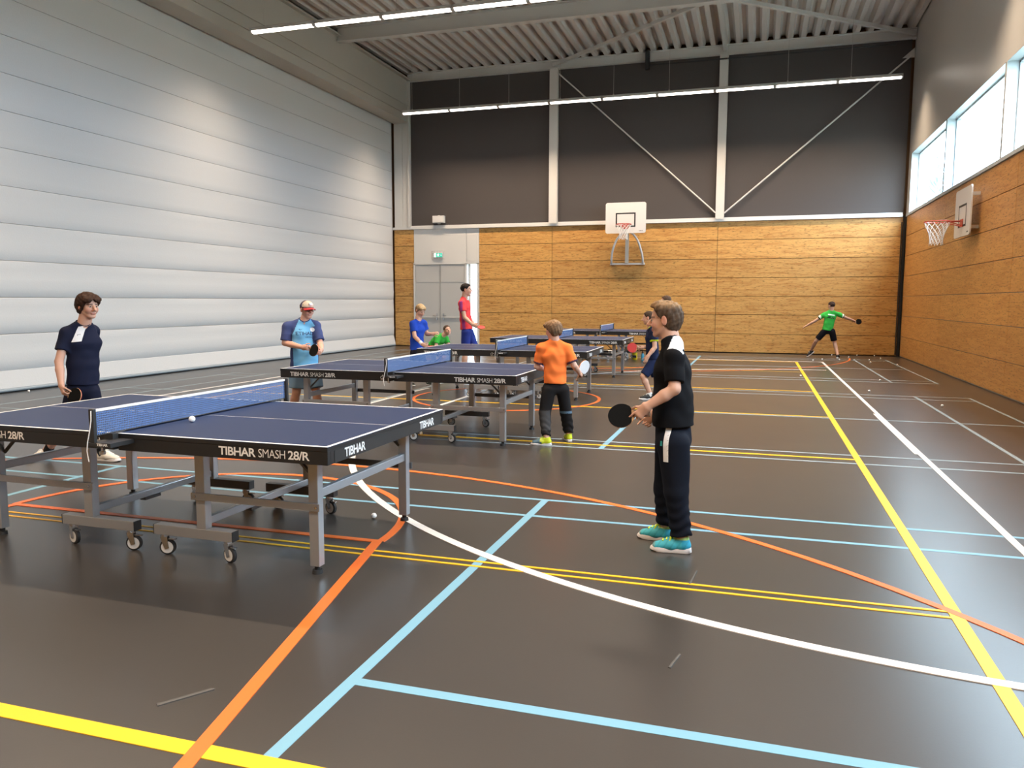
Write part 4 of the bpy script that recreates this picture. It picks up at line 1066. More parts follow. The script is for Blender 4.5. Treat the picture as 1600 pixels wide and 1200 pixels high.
    cg = G().tube(hit, .0065 * sc, 6, True); co_ = cg.build('collar', None, sho, True)
    co_.data.materials.append(mk('collar_' + nm, o.get('collar', tuple(sh)), .85))
    def project(tm, org, u, v, dvec, mat, name, par):
        vs = []; 
        for a_, b2 in tm[0]:
            p = Vector(org + u * a_ + v * b2 - base) - Vector(dvec) * .25
            r_ = bvh.ray_cast(p, Vector(dvec)); vs.append((r_[0] if r_[0] is not None else p + Vector(dvec) * .25) - Vector(dvec) * .0025)
        G().add(vs, tm[1]).build(name, mat, par)
    if 'decal' in o: o['decal'](project, sho, nk, rt, fw, up, sc)
    # ---- lower clothing
    kind = o['legs']; pc = o['pants']; keys = ('pv', 'hL', 'hR', 'kL', 'kR') + (('aL', 'aR') if kind == 'long' else ()); lo, hi = bounds(J, keys, .15); lo[2] = max(lo[2], .03)
    F = Field(lo, hi, h); F.u(cone(pv + up * .07, pv - up * .035, .083 * sc * b_, .090 * sc * b_, hr, 1.36), .02)
    for s in 'LR':
        hp, kn, an = J['h' + s], J['k' + s], J['a' + s]
        if kind == 'long':
            pf = sc * o.get('pfat', 1.0); F.u(cone(hp, kn, .088 * pf, .069 * pf), .025); F.u(cone(kn, lerp(kn, an, .9), .068 * pf, .056 * pf, cut=True), .02)
        else:
            F.u(cone(hp, lerp(hp, kn, o.get('shortlen', .8)), .086 * sc * b_, .080 * sc * b_, cut=True), .02)
    F.op(wrinkle(.004 if kind == 'long' else .003, 30, len(nm) * 3 + 1, .5))
    if kind == 'long':
        zk = .40 * sc
        F.op(lambda a, x, y, z: a + .0075 * np.clip((zk - z) / zk, 0, 1) * np.sin(z * 95 + 2.2 * np.sin(x * 30 + y * 26)))
    V, Q = F.mesh(1); c = np.tile(A(*pc), (len(V), 1)).astype(float)
    if 'pantpanel' in o: o['pantpanel'](c, V, J, rt, fw, up)
    pts_ = np_obj('trousers' if kind == 'long' else 'shorts', V, Q, M['cloth'], root, c, base)
    bvh2 = BVHTree.FromPolygons([Vector(v) for v in (V - base)], [tuple(map(int, q)) for q in Q])
    if 'pantdecal' in o:
        def project2(tm, org, u, v, dvec, mat, name):
            vs = []
            for a_, b2 in tm[0]:
                p = Vector(org + u * a_ + v * b2 - base) - Vector(dvec) * .25; r_ = bvh2.ray_cast(p, Vector(dvec)); vs.append((r_[0] if r_[0] is not None else p + Vector(dvec) * .25) - Vector(dvec) * .0025)
            G().add(vs, tm[1]).build(name, mat, pts_)
        o['pantdecal'](project2, J, rt, fw, up)
    # ---- shoes
    for s in 'LR':
        an = J['a' + s]; t = math.radians(o['foot' + s]); u = A(math.cos(t), math.sin(t), 0); fs = sc * o.get('fs', 1.0); zu = A(0, 0, 1)
        if o.get('lift') == s: u = nrm(u + A(0, 0, -.75)); zu = nrm(A(0, 0, 1) - u * u[2])
        sd = np.cross(zu, u); og = an - zu * .085 * fs - u * .055 * fs
        if o.get('lift') != s: og[2] = .0
        W = lambda x, y, z: og + (u * x + sd * y + zu * z) * fs
        hshoe = min(max(h, .005), .008)
        P0 = np.array([W(x, y, z) for x in (-.05, .28) for y in (-.07, .07) for z in (-.02, .14)]); F = Field(P0.min(0), P0.max(0), hshoe)
        F.u(cone(W(.035, 0, .045), W(.12, 0, .046), .036 * fs, .037 * fs, sd, 1.0), .02); F.u(cone(W(.12, 0, .046), W(.205, .0, .030), .037 * fs, .028 * fs, sd, 1.35), .02)
        F.u(cone(W(.045, 0, .05), W(.058, 0, .098), .036 * fs, .038 * fs, u, 1.25, cut=True), .015); F.u(cone(W(.07, 0, .085), W(.15, 0, .055), .026 * fs, .022 * fs), .015)
        F.cut(cone(W(.052, 0, .085), W(.055, 0, .14), .026 * fs, .032 * fs, u, 1.3), .006)
        z0 = W(0, 0, .016); F.op(lambda a, x, y, z: np.maximum(a, -((x - z0[0]) * zu[0] + (y - z0[1]) * zu[1] + (z - z0[2]) * zu[2])))
        V, Q = F.mesh(1); c = np.tile(A(*o['shoe']), (len(V), 1)).astype(float)
        if 'shoepanel' in o:
            q = (V - og) / fs; o['shoepanel'](c, q @ u, q @ sd, q @ zu)
        so = np_obj('shoe', V, Q, M['shoe'], root, c, base)
        ol = [(-.006, 0), (.0, .022), (.02, .034), (.06, .034), (.11, .036), (.16, .046), (.20, .045), (.23, .032), (.245, .012), (.246, -.012), (.23, -.032), (.20, -.043), (.16, -.043), (.11, -.034), (.06, -.032), (.02, -.033), (.0, -.022)]
        g = G(); w0 = Vector(W(0, 0, .0) - base); k = len(ol); vs = []
        for zz, gr in ((.0015, .97), (.007, 1.02), (.022, 1.0), (.030, .93)):
            for x, y in ol: vs.append(Vector(W(.12 + (x - .12) * gr, y * gr, zz + (.012 if x < .03 and zz > .02 else 0) + (.006 * max(0, (x - .2) / .045) if zz < .01 else 0)) - base))
        fsx = [tuple(range(k))[::-1], tuple(range(3 * k, 4 * k))]
        for r_ in range(3):
            for i in range(k): fsx.append((r_ * k + i, r_ * k + (i + 1) % k, (r_ + 1) * k + (i + 1) % k, (r_ + 1) * k + i))
        so2 = g.add(vs, fsx).build('sole', M['sole'], so, smooth='auto')
        lc = G()
        for i in range(4):
            x = .10 + .022 * i; z = .105 - .0095 * i
            lc.tube([Vector(W(x, y, z - abs(y) * .35) - base) for y in (-.02, -.01, 0, .01, .02)], .0028 * o.get('lacew', 1), 5)
        for q in (-1, 1): lc.tube([Vector(W(.098 + .012 * j, q * (.004 + .011 * j), .110 - .008 * j * j * .8) - base) for j in range(4)], .0026 * o.get('lacew', 1), 5)
        lc.build('laces', mk('laces_' + nm, o.get('lace', (.8, .8, .8)), .7), so)
        if kind != 'long' or o.get('sock'):
            F = Field(an - .09, an + A(.09, .09, .16), max(h, .006)); tp = lerp(an, J['k' + s], o.get('sockh', .12))
            F.u(cone(an - A(0, 0, .03), tp, .040 * sc, .043 * sc, cut=True), .008); V, Q = F.mesh(1)
            if len(Q): np_obj('sock', V, Q, M['cloth'], root, o.get('sock', (.75, .75, .75)), base)
    o['extra'](root, base, H, J, hh, fx, fy, fz, project, sho) if 'extra' in o else None
    if 'racket' in o: RACKETS.append((o['racket'], J))
    return root

M['eye'] = mk('eye_white', (.45, .41, .38), .5); M['iris'] = mk('eye_iris', (.06, .045, .035), .25); M['sole'] = mk('white_sole', (.66, .63, .62), .6)

def make_racket(hand, axis, normal, front, label, adv=.104):
    ax = nrm(axis); n = A(*normal); n = nrm(n - ax * (n @ ax)); s = np.cross(ax, n); c = hand + ax * adv
    r = empty('table_tennis_racket'); r.matrix_world = Matrix(((s[0], ax[0], n[0], c[0]), (s[1], ax[1], n[1], c[1]), (s[2], ax[2], n[2], c[2]), (0, 0, 0, 1)))
    tag(r, label, 'racket', 'table tennis rackets in players hands')
    ol = []
    for i in range(40):
        t = 2 * PI * i / 40; x, y = .075 * math.cos(t), .078 * math.sin(t)
        if y < -.06: x *= .9; y = y - .004
        ol.append((x, y))
    mfr, mbk = {'black': (M['rb'], M['rr']), 'red': (M['rr'], M['rb']), 'white': (M['rw'], M['rr'])}[front]
    G().prism(ol, (0, 0, -.003), (1, 0, 0), (0, 1, 0), (0, 0, .006)).build('blade', M['ply'], r)
    rub = [(x * .995, max(y, -.062)) for x, y in ol]
    G().prism(rub, (0, 0, .003), (1, 0, 0), (0, 1, 0), (0, 0, .0035)).build('rubber_sheet', mfr, r)
    G().prism(rub, (0, 0, -.0065), (1, 0, 0), (0, 1, 0), (0, 0, .0035)).build('rubber_sheet', mbk, r)
    hp = [(-.013, -.068), (-.0125, -.10), (-.0135, -.15), (-.017, -.172), (.017, -.172), (.0135, -.15), (.0125, -.10), (.013, -.068)]
    G().prism(hp, (0, 0, -.011), (1, 0, 0), (0, 1, 0), (0, 0, .022)).build('handle', M['grip'], r, bevel=.005)
    return r
M['rb'] = mk('black_rubber_sheet', (.006, .006, .006), .85, spec=.12); M['rr'] = mk('red_rubber_sheet', (.52, .035, .03), .5); M['rw'] = mk('pale_rubber_sheet', (.72, .74, .78), .35)
M['ply'] = mk('blade_plywood', (.50, .28, .13), .5); M['grip'] = mk('racket_grip', (.20, .10, .05), .5)

# ------------------------------------------------------------------ people: joint positions in metres
POSE = {
 'front': {'cr': (-0.52, 4.83, 1.501), 'hd': (-0.533, 4.83, 1.401), 'nk': (-0.488, 4.83, 1.275), 'sL': (-0.456, 4.68, 1.181), 'sR': (-0.513, 4.98, 1.179), 'eL': (-0.446, 4.62, 1.007), 'wL': (-0.605, 4.61, 0.896), 'hdL': (-0.664, 4.61, 0.833), 'eR': (-0.501, 5.03, 0.953), 'wR': (-0.601, 4.95, 0.804), 'hdR': (-0.633, 4.93, 0.773), 'pv': (-0.467, 4.83, 0.709), 'hL': (-0.451, 4.75, 0.66), 'hR': (-0.493, 4.91, 0.646), 'kL': (-0.435, 4.74, 0.373), 'kR': (-0.512, 4.93, 0.348), 'aL': (-0.394, 4.74, 0.084), 'aR': (-0.509, 4.95, 0.091)},
 'navy': {'cr': (-5.842, 5.75, 1.556), 'hd': (-5.834, 5.75, 1.457), 'nk': (-5.904, 5.75, 1.293), 'sR': (-5.998, 5.65, 1.208), 'sL': (-5.939, 5.89, 1.223), 'eR': (-5.998, 5.55, 0.958), 'wR': (-5.909, 5.48, 0.754), 'hdR': (-5.881, 5.47, 0.687), 'eL': (-6.03, 5.97, 0.945), 'wL': (-6.064, 5.95, 0.713), 'hdL': (-6.056, 5.93, 0.648), 'pv': (-5.942, 5.75, 0.737), 'hR': (-5.988, 5.71, 0.668), 'hL': (-5.906, 5.79, 0.663), 'kR': (-6.082, 5.65, 0.344), 'kL': (-5.905, 5.85, 0.334), 'aR': (-6.41, 5.73, 0.082), 'aL': (-5.864, 5.85, 0.037)},
 'cap': {'cr': (-5.345, 8.62, 1.508), 'hd': (-5.339, 8.62, 1.398), 'nk': (-5.388, 8.62, 1.263), 'sR': (-5.563, 8.52, 1.184), 'sL': (-5.275, 8.7, 1.198), 'eR': (-5.579, 8.48, 0.988), 'wR': (-5.268, 8.4, 0.943), 'hdR': (-5.158, 8.35, 0.94), 'eL': (-5.182, 8.64, 0.987), 'wL': (-5.064, 8.47, 0.912), 'hdL': (-5.044, 8.42, 0.892), 'pv': (-5.395, 8.62, 0.704), 'hR': (-5.463, 8.58, 0.624), 'hL': (-5.321, 8.66, 0.622), 'kR': (-5.473, 8.54, 0.371), 'kL': (-5.252, 8.64, 0.376), 'aR': (-5.585, 8.6, 0.042), 'aL': (-5.241, 8.7, 0.06)},
 'blond': {'cr': (-5.716, 12.9, 1.468), 'hd': (-5.705, 12.9, 1.344), 'nk': (-5.757, 12.9, 1.162), 'sR': (-5.802, 12.78, 1.108), 'sL': (-5.699, 13.02, 1.115), 'eR': (-5.74, 12.72, 0.886), 'wR': (-5.578, 12.68, 0.756), 'hdR': (-5.484, 12.66, 0.715), 'eL': (-5.656, 13.06, 0.919), 'wL': (-5.518, 13.0, 0.924), 'hdL': (-5.461, 12.98, 0.937), 'pv': (-5.787, 12.9, 0.661), 'hR': (-5.797, 12.84, 0.608), 'hL': (-5.764, 12.96, 0.601), 'kR': (-5.782, 12.8, 0.349), 'kL': (-5.694, 13.02, 0.334), 'aR': (-5.907, 12.85, 0.077), 'aL': (-5.608, 13.02, 0.094)},
 'green_bend': {'cr': (-6.524, 16.2, 0.982), 'hd': (-6.525, 16.2, 0.869), 'nk': (-6.632, 16.2, 0.754), 'sR': (-6.721, 16.12, 0.714), 'sL': (-6.597, 16.3, 0.68), 'eR': (-6.735, 16.04, 0.492), 'wR': (-6.575, 15.98, 0.316), 'hdR': (-6.522, 15.96, 0.263), 'eL': (-6.502, 16.25, 0.513), 'wL': (-6.387, 16.15, 0.408), 'hdL': (-6.345, 16.12, 0.355), 'pv': (-6.885, 16.25, 0.506), 'hR': (-6.867, 16.17, 0.439), 'hL': (-6.852, 16.28, 0.433), 'kR': (-6.569, 16.04, 0.369), 'kL': (-6.662, 16.34, 0.262), 'aR': (-6.61, 16.06, 0.028), 'aL': (-6.989, 16.45, 0.029)},
 'red': {'cr': (-5.522, 14.7, 1.842), 'hd': (-5.509, 14.7, 1.729), 'nk': (-5.563, 14.7, 1.566), 'sR': (-5.56, 14.55, 1.465), 'sL': (-5.566, 14.85, 1.465), 'eR': (-5.479, 14.51, 1.191), 'wR': (-5.309, 14.48, 1.056), 'hdR': (-5.252, 14.47, 1.032), 'eL': (-5.537, 14.88, 1.184), 'wL': (-5.385, 14.8, 1.047), 'hdL': (-5.337, 14.78, 1.023), 'pv': (-5.511, 14.7, 0.934), 'hR': (-5.495, 14.62, 0.886), 'hL': (-5.487, 14.78, 0.881), 'kR': (-5.506, 14.61, 0.494), 'kL': (-5.342, 14.79, 0.487), 'aR': (-5.559, 14.64, 0.108), 'aL': (-5.306, 14.8, 0.128)},
 'orange': {'cr': (-2.049, 8.1, 1.281), 'hd': (-2.062, 8.1, 1.207), 'nk': (-2.04, 8.1, 1.085), 'sL': (-2.176, 8.06, 1.017), 'sR': (-1.91, 8.14, 1.011), 'eL': (-2.23, 8.08, 0.817), 'wL': (-2.2, 8.26, 0.775), 'hdL': (-2.17, 8.31, 0.772), 'eR': (-1.839, 8.14, 0.836), 'wR': (-1.818, 8.3, 0.748), 'hdR': (-1.802, 8.36, 0.716), 'pv': (-2.036, 8.1, 0.629), 'hL': (-2.091, 8.07, 0.575), 'hR': (-1.959, 8.13, 0.574), 'kL': (-2.131, 8.04, 0.33), 'kR': (-1.938, 8.2, 0.331), 'aL': (-2.081, 7.94, 0.067), 'aR': (-1.91, 8.24, 0.103)},
 'neon': {'cr': (-1.615, 12.3, 1.366), 'hd': (-1.613, 12.3, 1.257), 'nk': (-1.561, 12.3, 1.11), 'sL': (-1.507, 12.19, 1.045), 'sR': (-1.593, 12.41, 1.046), 'eL': (-1.488, 12.16, 0.812), 'wL': (-1.584, 12.1, 0.676), 'hdL': (-1.611, 12.09, 0.607), 'eR': (-1.59, 12.42, 0.825), 'wR': (-1.684, 12.24, 0.803), 'hdR': (-1.721, 12.22, 0.794), 'pv': (-1.531, 12.3, 0.614), 'hL': (-1.512, 12.24, 0.569), 'hR': (-1.557, 12.36, 0.559), 'kL': (-1.655, 12.16, 0.364), 'kR': (-1.475, 12.38, 0.329), 'aL': (-1.546, 12.2, 0.075), 'aR': (-1.378, 12.44, 0.105)},
 'hidden': {'cr': (-1.774, 16.2, 1.617), 'hd': (-1.785, 16.2, 1.514), 'nk': (-1.768, 16.2, 1.321), 'sL': (-1.737, 16.05, 1.247), 'sR': (-1.782, 16.35, 1.242), 'eL': (-1.689, 16.02, 0.979), 'wL': (-1.787, 16.02, 0.824), 'hdL': (-1.837, 16.02, 0.798), 'eR': (-1.74, 16.38, 0.967), 'wR': (-1.821, 16.32, 0.811), 'hdR': (-1.87, 16.3, 0.785), 'pv': (-1.741, 16.2, 0.74), 'hL': (-1.732, 16.12, 0.692), 'hR': (-1.762, 16.28, 0.684), 'kL': (-1.749, 16.11, 0.368), 'kR': (-1.769, 16.29, 0.382), 'aL': (-1.716, 16.11, 0.07), 'aR': (-1.749, 16.29, 0.08)},
 'green': {'cr': (1.898, 22.9, 1.511), 'hd': (1.887, 22.9, 1.408), 'nk': (1.892, 22.9, 1.271), 'sL': (1.704, 22.9, 1.166), 'sR': (2.105, 22.9, 1.17), 'eL': (1.484, 22.9, 0.992), 'wL': (1.282, 22.98, 0.866), 'hdL': (1.218, 23.0, 0.83), 'eR': (2.289, 22.95, 1.085), 'wR': (2.448, 23.08, 1.032), 'hdR': (2.498, 23.1, 1.015), 'pv': (1.817, 22.9, 0.771), 'hL': (1.738, 22.9, 0.718), 'hR': (1.932, 22.9, 0.721), 'kL': (1.542, 22.95, 0.452), 'kR': (2.014, 22.95, 0.409), 'aL': (1.437, 23.2, 0.174), 'aR': (2.094, 22.8, 0.091)},
}

NAVY = (.012, .015, .036); BLACK = (.0055, .0055, .007); WHITE = (.80, .80, .82)
white_cloth = mk('white_print_cloth', (.78, .78, .80), .7); navy_print = mk('navy_print', (.015, .03, .10), .7); black_print = mk('black_print', (.015, .015, .015), .7); green_print = mk('teal_print', (.02, .30, .28), .6)

def front_panel(c, r, f, u): c[(f < -.030) & (u > -.050 - .14 * np.abs(r)) & (np.abs(r) < .15) & (u < .05)] = WHITE
def front_pantdecal(pr, J, rt, fw, up):
    left = -rt; top = J['pv'] + up * .0
    tm = ([(x * .034 - .017, -z * .20) for z in np.linspace(0, 1, 13) for x in (0, .33, .66, 1)], [(4 * i + j, 4 * i + j + 1, 4 * i + j + 5, 4 * i + j + 4) for i in range(12) for j in range(3)])
    pr(tm, J['hL'] + up * .105 + fw * .012, -fw, A(0, 0, 1), tuple(rt), white_cloth, 'white_stripe')
    for k in range(6):
        tmk = ([(0, 0), (.010, .006), (.010, .010), (0, .004)], [(0, 1, 2, 3)])
        pr(tmk, J['hL'] + up * (.09 - .03 * k) + fw * .010 - rt * .004, -fw, A(0, 0, 1), tuple(rt), mk('grey_mark', (.4, .4, .42), .7), 'stripe_mark')
    pr(([(0, 0), (.014, 0), (.014, .03), (0, .03)], [(0, 1, 2, 3)]), J['hL'] - up * .0 + fw * .055, -fw, A(0, 0, 1), tuple(rt), green_print, 'small_logo')
def front_shoe(c, x, y, z):
    c[(x < .05) & (z > .03)] = (.03, .33, .50); c[(z > .085) & (x < .1)] = (.45, .65, .20); c[np.abs(((x * 1.0 + z * .6) % .04) - .02) < .005] *= .82
    c[(x > .215)] = (.16, .35, .36)
def navy_decal(pr, sho, nk, rt, fw, up, sc):
    P_ = [(.0, -.025), (.075, -.075), (.085, -.17), (.0, -.185), (-.022, -.17)]
    n = 7; u0 = lambda t: -.005 + .0 * t
    vs = []; 
    for i in range(n + 1):
        t = i / n; zl = -.010 - .14 * t; xa = -.012 + .055 * t; xb = .055 + .065 * t
        for j in range(5): vs.append((lerp(xa, xb, j / 4), lerp(zl, zl - .012, j / 4)))
    fs = [(5 * i + j, 5 * i + j + 1, 5 * i + j + 6, 5 * i + j + 5) for i in range(n) for j in range(4)]
    pr((vs, fs), nk, rt, up, tuple(-fw), white_cloth, 'white_panel', sho)
    pr(([(0, 0), (.022, -.006), (.026, -.018), (.004, -.012)], [(0, 1, 2, 3)]), nk + rt * .045 - up * .085 + fw * .002, rt, up, tuple(-fw), black_print, 'small_logo', sho)
def cap_decal(pr, sho, nk, rt, fw, up, sc):
    # wearer's right is on the left as seen: run text towards the wearer's left
    u = -rt; tm = text_mesh('t', 'ETIHAD', width=.215, height=.042, offset=.012)
    pr(tm, nk + rt * .125 - up * .175, u, up, tuple(-fw), navy_print, 'lettering', sho)
    tm = text_mesh('t', 'AIRWAYS', width=.125, height=.014, offset=.0)
    pr(tm, nk + rt * .020 - up * .206, u, up, tuple(-fw), navy_print, 'lettering', sho)
    sw = [(0, .012), (.012, .0), (.05, .018), (.014, .006), (.006, .016)]
    pr((sw, [(0, 1, 3, 4), (1, 2, 3)]), nk + rt * .088 - up * .115, u, up, tuple(-fw), navy_print, 'small_logo', sho)
    ci = [(0, 0)] + [(.026 * math.cos(t), .026 * math.sin(t)) for t in [2 * PI * i / 20 for i in range(20)]]
    pr((ci, [(0, 1 + i, 1 + (i + 1) % 20) for i in range(20)]), nk - rt * .075 - up * .108, u, up, tuple(-fw), white_cloth, 'crest', sho)
    ci2 = [(x * .38, y * .42) for x, y in ci]
    pr((ci2, [(0, 1 + i, 1 + (i + 1) % 20) for i in range(20)]), nk - rt * .075 - up * .108 + fw * .001 , u, up, tuple(-fw * 1.0), navy_print, 'crest_mark', sho)
def cap_panel(c, r, f, u):
    c[(np.abs(r) > .15) & (u < -.16)] = (.045, .06, .16)
def cap_extra(root, base, H, J, hh, fx, fy, fz, project, sho):
    he = lambda c, r: ell(H(*c), [q * hh for q in r], fx, fy, fz)
    F = Field(J['hd'] - hh * .9, J['hd'] + hh * .9, .005); F.u(he((0, -.04, .17), (.39, .485, .40)), .01)
    def cut(a, x, y, z):
        px, py, pz = x - J['hd'][0], y - J['hd'][1], z - J['hd'][2]
        lx, ly, lz = [(px * f[0] + py * f[1] + pz * f[2]) / hh for f in (fx, fy, fz)]
        return np.maximum(a, (.15 + .05 * ly - .12 * np.clip(-ly, 0, 1) - lz) * hh)
    F.op(cut); V, Q = F.mesh(1); L = (V - J['hd']) @ np.stack([fx, fy, fz], 1) / hh
    c = np.tile(A(.03, .04, .12), (len(V), 1)); c[L[:, 1] > .02] = (.50, .43, .35)
    cp = np_obj('cap', V, Q, M['cloth'], root, c, base)
    br = []; n = 14
    for j in range(5):
        for i in range(n + 1):
            t = -1 + 2 * i / n; y = lerp(.33 - .22 * t * t, .80 - .40 * t * t, j / 4); x = .36 * t; br.append((x, y, .17 - .10 * t * t - .06 * j / 4))
    vs = [Vector(H(*p) - base) for p in br] + [Vector(H(p[0], p[1], p[2] - .035) - base) for p in br]; k = len(br); fs = []
    for j in range(4):
        for i in range(n):
            a = j * (n + 1) + i; fs += [(a, a + 1, a + n + 2, a + n + 1), (k + a + n + 1, k + a + n + 2, k + a + 1, k + a)]
    for i in range(n): a = 4 * (n + 1) + i; fs.append((a, a + 1, k + a + 1, k + a))
    for j in range(4):
        a = j * (n + 1); fs.append((a, a + n + 1, k + a + n + 1, k + a)); a += n; fs.append((a + n + 1, a, k + a, k + a + n + 1))
    G().add(vs, fs).build('brim', mk('red_brim', (.50, .02, .03), .7), cp, True)
    g = G()
    for p in [(-.08, .43, .36), (-.03, .44, .40), (.02, .45, .35), (.06, .44, .31), (-.02, .455, .32), (.08, .42, .39)]: g.sph(Vector(H(*p) - base), .055 * hh, 8, 6)
    g.build('front_badge', white_cloth, cp, True)
    g = G()
    for q in (-1, 1):
        cx = q * .135; pts = [Vector(H(cx + .105 * math.cos(t), .46 - .10 * abs(cx + .105 * math.cos(t)), .015 + .075 * math.sin(t)) - base) for t in [2 * PI * i / 14 for i in range(14)]]
        g.tube(pts, .0035, 6, True); g.tube([Vector(H(q * .235, .435, .035) - base), Vector(H(q * .34, .25, .04) - base), Vector(H(q * .375, -.02, .03) - base)], .003, 6)
    g.tube([Vector(H(-.04, .46, .03) - base), Vector(H(.04, .46, .03) - base)], .003, 6); g.build('glasses', M['black'], root, True)
def blond_extra(root, base, H, J, hh, fx, fy, fz, project, sho):
    w, e = J['wR'], J['eR']; d = nrm(e - w)
    G().cyl(Vector(w + d * .015 - base), Vector(w + d * .065 - base), .0345, 14).build('wristband', white_cloth, root, smooth='auto')
def red_panel(c, r, f, u):
    c[(np.abs(r) > .10) & (np.abs(f) < .03) & (u < -.05)] = (.30, .05, .20)
def green_decal(pr, sho, nk, rt, fw, up, sc):
    g = []
    rr = random.Random(2)
    def blk(x0, x1, z0, z1, m, nme):
        n = 5; vs = [(lerp(x0, x1, i / n), z) for i in range(n + 1) for z in (z0, z1)]; pr((vs, [(2 * i, 2 * i + 2, 2 * i + 3, 2 * i + 1) for i in range(n)]), nk, rt, up, tuple(fw), m, nme, sho)
    blk(-.085, .085, -.112, -.088, white_cloth, 'white_print_line')
    for x0, x1 in ((-.095, -.055), (-.045, -.012), (.0, .035), (.045, .09)):
        blk(x0, x1, -.195, -.178, black_print, 'dark_print'); blk(x0, x0 + .016, -.195, -.135, black_print, 'dark_print'); blk(x1 - .016, x1, -.195, -.14, black_print, 'dark_print')
def orange_pants(c, V, J, rt, fw, up):
    for s in 'LR':
        kn = J['k' + s]; m = (V[:, 2] < kn[2] + .03) & (V[:, 2] > .16) & (((V - kn) @ rt) * (1) < .05) & (np.linalg.norm((V - kn)[:, :2], axis=1) < .16)
        if s == 'L': c[m] = (.045, .045, .048)
    kn = J['kR']; m = (np.abs(V[:, 2] - kn[2] + .0) < .012) & (((V - kn) @ fw) < 0) & (np.linalg.norm((V - kn)[:, :2], axis=1) < .09); c[m] = (.10, .16, .22)
def orange_shoe(c, x, y, z): c[x > .11] = (.10, .17, .22); c[(x > .09) & (x < .13) & (z > .05)] = (.45, .50, .05)

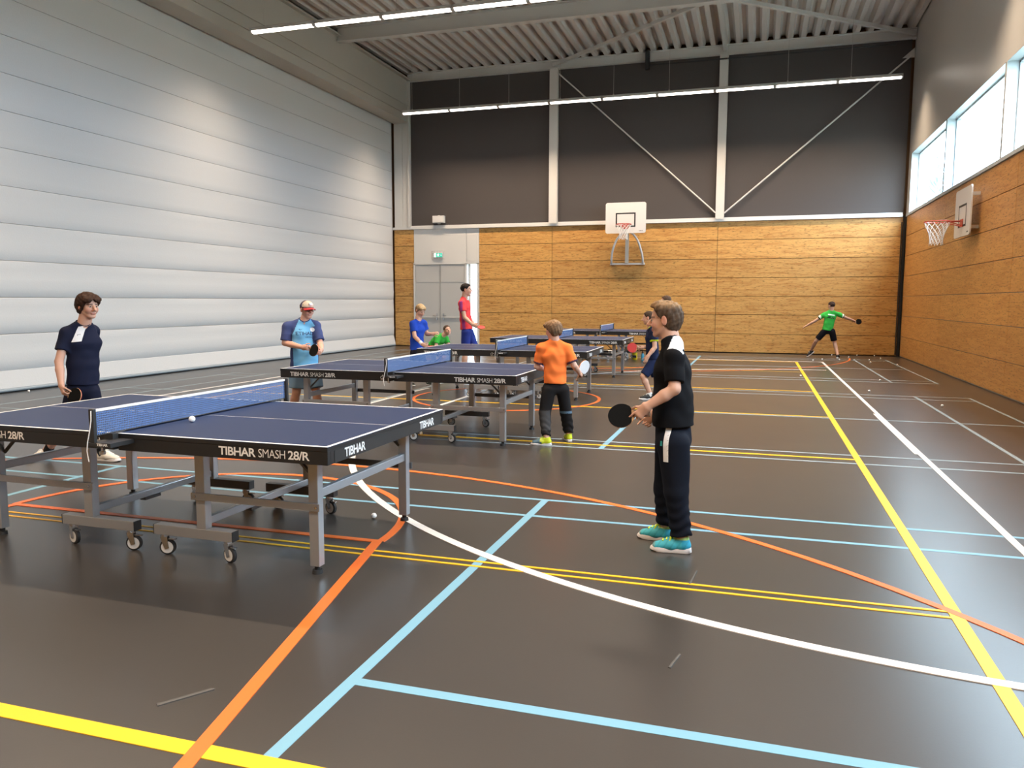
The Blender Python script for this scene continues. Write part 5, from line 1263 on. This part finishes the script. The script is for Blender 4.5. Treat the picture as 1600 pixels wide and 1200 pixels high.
PEOPLE = {
 'front': dict(h=.005, sc=.98, hh=.2, face=(174, -3), hair=(.075, .047, .030), hairtop=(.28, .165, .085), hairstyle='quiff', shirt=BLACK, panel=front_panel, hem=.055, sleeve=.80, legs='long', pants=(.007, .009, .016), pantdecal=front_pantdecal,
   shoe=(.05, .40, .50), shoepanel=front_shoe, lace=(.62, .78, .05), lacew=1.9, footL=180, footR=170, curlL=.75, point=.25, curlR=.8, thumbL=(0.2, 0, 1), thumbR=(-.3, 0, 1), chest_yaw=163, wr=.003, fat=1.16, pfat=1.1, skin=(.62, .355, .255),
   label='boy in black shirt with white shoulder patch, black trousers and turquoise shoes', racket=('L', (-1, -.08, -.10), (.05, -1, .55), 'black', 'black racket held low by boy in black shirt')),
 'navy': dict(h=.006, sc=1.0, hh=.215, face=(-14, -6), hair=(.040, .019, .012), hairstyle='mop', shirt=NAVY, decal=navy_decal, hem=.0, sleeve=.62, legs='short', pants=(.010, .012, .028), shortlen=.8,
   shoe=(.66, .60, .52), lace=(.8, .8, .78), footL=5, footR=-100, curlR=.8, curlL=.5, chest_yaw=-28, sock=(.012, .012, .014), sockh=.3, wr=.003, skin=(.58, .33, .24),
   label='curly haired boy in navy shirt with white chest patch behind the nearest table', racket=('R', (.85, -.12, -.22), (.25, -1, .2), 'black', 'dark racket hanging from hand of boy in navy shirt')),
 'cap': dict(h=.0065, sc=1.04, hh=.205, face=(-30, -4), hair=(.10, .06, .035), hairstyle='short', shirt=(.16, .42, .68), panel=cap_panel, sleevecol=(.055, .075, .19), collar=(.04, .05, .14), decal=cap_decal, hem=-.035, sleeve=.86, fat=1.22, legs='short', pants=(.13, .22, .34), shortlen=.82,
   shoe=(.10, .10, .11), footL=-40, footR=-60, curlR=.8, curlL=.8, thumbR=(0, 0, 1), thumbL=(0, 0, 1), chest_yaw=-42, extra=cap_extra, wr=.003, sock=(.6, .6, .6), skin=(.62, .34, .25),
   label='boy with red brimmed cap, glasses and sky blue football shirt', racket=('R', (.9, -.35, -.25), (.45, -1, .05), 'black', 'black racket held before the sky blue shirt')),
 'blond': dict(h=.009, sc=.98, hh=.21, face=(-32, -28), hair=(.31, .20, .105), hairtop=(.50, .35, .19), hairstyle='fringe', shirt=(.018, .060, .40), hem=-.02, sleeve=.62, legs='short', pants=(.012, .012, .018), shortlen=1.0, shoe=(.05, .06, .05), footL=-20, footR=-40, curlR=.8, thumbR=(0, 0, 1), extra=blond_extra,
   label='blond boy in royal blue shirt bending over end of third table', racket=('R', (.85, -.25, -.2), (.1, -.3, 1), 'red', 'red racket held by blond boy in royal blue shirt')),
 'green_bend': dict(h=.011, sc=.98, hh=.205, face=(-50, 8), tilt=14, hair=(.07, .045, .032), hairstyle='short', shirt=(.05, .42, .06), hem=.0, sleeve=.6, legs='short', pants=(.012, .02, .014), shortlen=.55, shoe=(.1, .1, .1), footL=0, footR=-5, chest_yaw=-40,
   label='boy in green shirt crouching in front of white double door'),
 'red': dict(h=.009, sc=1.1, hh=.235, face=(10, 0), hair=(.016, .012, .011), hairstyle='short', shirt=(.68, .055, .060), panel=red_panel, hem=.02, sleeve=.58, legs='short', pants=(.020, .035, .20), shortlen=.86, shoe=(.6, .6, .6), footL=0, footR=8, curlR=.8, thumbR=(0, 0, 1), sock=(.75, .75, .75), sockh=.35,
   label='tall dark haired boy in red shirt and blue shorts before bright sidelight', racket=('R', (.97, -.1, -.22), (.1, -.35, 1), 'red', 'red racket held by tall boy in red shirt')),
 'orange': dict(h=.0065, sc=.88, hh=.185, face=(148, -8), hair=(.15, .088, .050), hairtop=(.25, .15, .08), hairstyle='long', shirt=(.90, .20, .045), cuff=(.08, .05, .08), hem=.015, sleeve=.80, legs='long', pants=(.014, .013, .014), pantpanel=orange_pants, shoe=(.52, .60, .02), shoepanel=orange_shoe, lace=(.5, .6, .1),
   footL=188, footR=115, curlR=.7, thumbR=(-.3, .3, .8), wr=.0042, chest_yaw=118, skin=(.66, .37, .27),
   label='boy in bright orange shirt seen from behind at end of second table', racket=('R', (.12, .10, .25), (.9, -.25, .3), 'white', 'pale racket held by boy in orange shirt')),
 'neon': dict(h=.009, sc=.95, hh=.195, face=(176, -4), hair=(.06, .036, .024), hairstyle='short', shirt=(.012, .018, .050), cuff=(.60, .75, .02), collar=(.6, .75, .02), hem=-.0, sleeve=.6, legs='short', pants=(.014, .022, .065), shortlen=.9, shoe=(.02, .02, .02), footL=205, footR=185, curlR=.75, curlL=.3, thumbR=(0, 0, 1),
   label='boy in navy shirt with yellow cuffs partly hidden by boy in black', racket=('R', (-.92, -.2, .12), (-.35, -1, .15), 'red', 'red racket held up by boy with yellow cuffs')),
 'hidden': dict(h=.012, sc=1.0, hh=.22, face=(180, 0), hair=(.07, .042, .028), hairstyle='short', shirt=(.03, .03, .035), legs='long', pants=(.015, .015, .02), shoe=(.1, .1, .1), footL=180, footR=180,
   label='person hidden behind boy in black shirt, only brown hair visible above him'),
 'green': dict(h=.010, sc=1.0, hh=.21, face=(135, -5), hair=(.045, .026, .020), hairstyle='short', shirt=(.05, .46, .07), cuff=(.02, .03, .02), sleeveside=(.72, .75, .62), hem=-.02, sleeve=.55, legs='short', pants=(.010, .010, .014), shortlen=.78, shoe=(.015, .015, .015), footL=200, footR=80, lift='L', curlR=.7, chest_yaw=100, decal=green_decal, sock=(.05, .05, .05), sockh=.05,
   label='boy in green shirt with arms spread at far end of wooden wall', racket=('R', (1, .1, .02), (-.1, -1, .2), 'black', 'dark racket held out by boy in green shirt')),
}
for nm, o in PEOPLE.items(): make_person(nm, POSE[nm], o)
for (s, ax, n, fr, lb), J in RACKETS: make_racket(J['grip' + s], A(*ax), n, fr, lb)
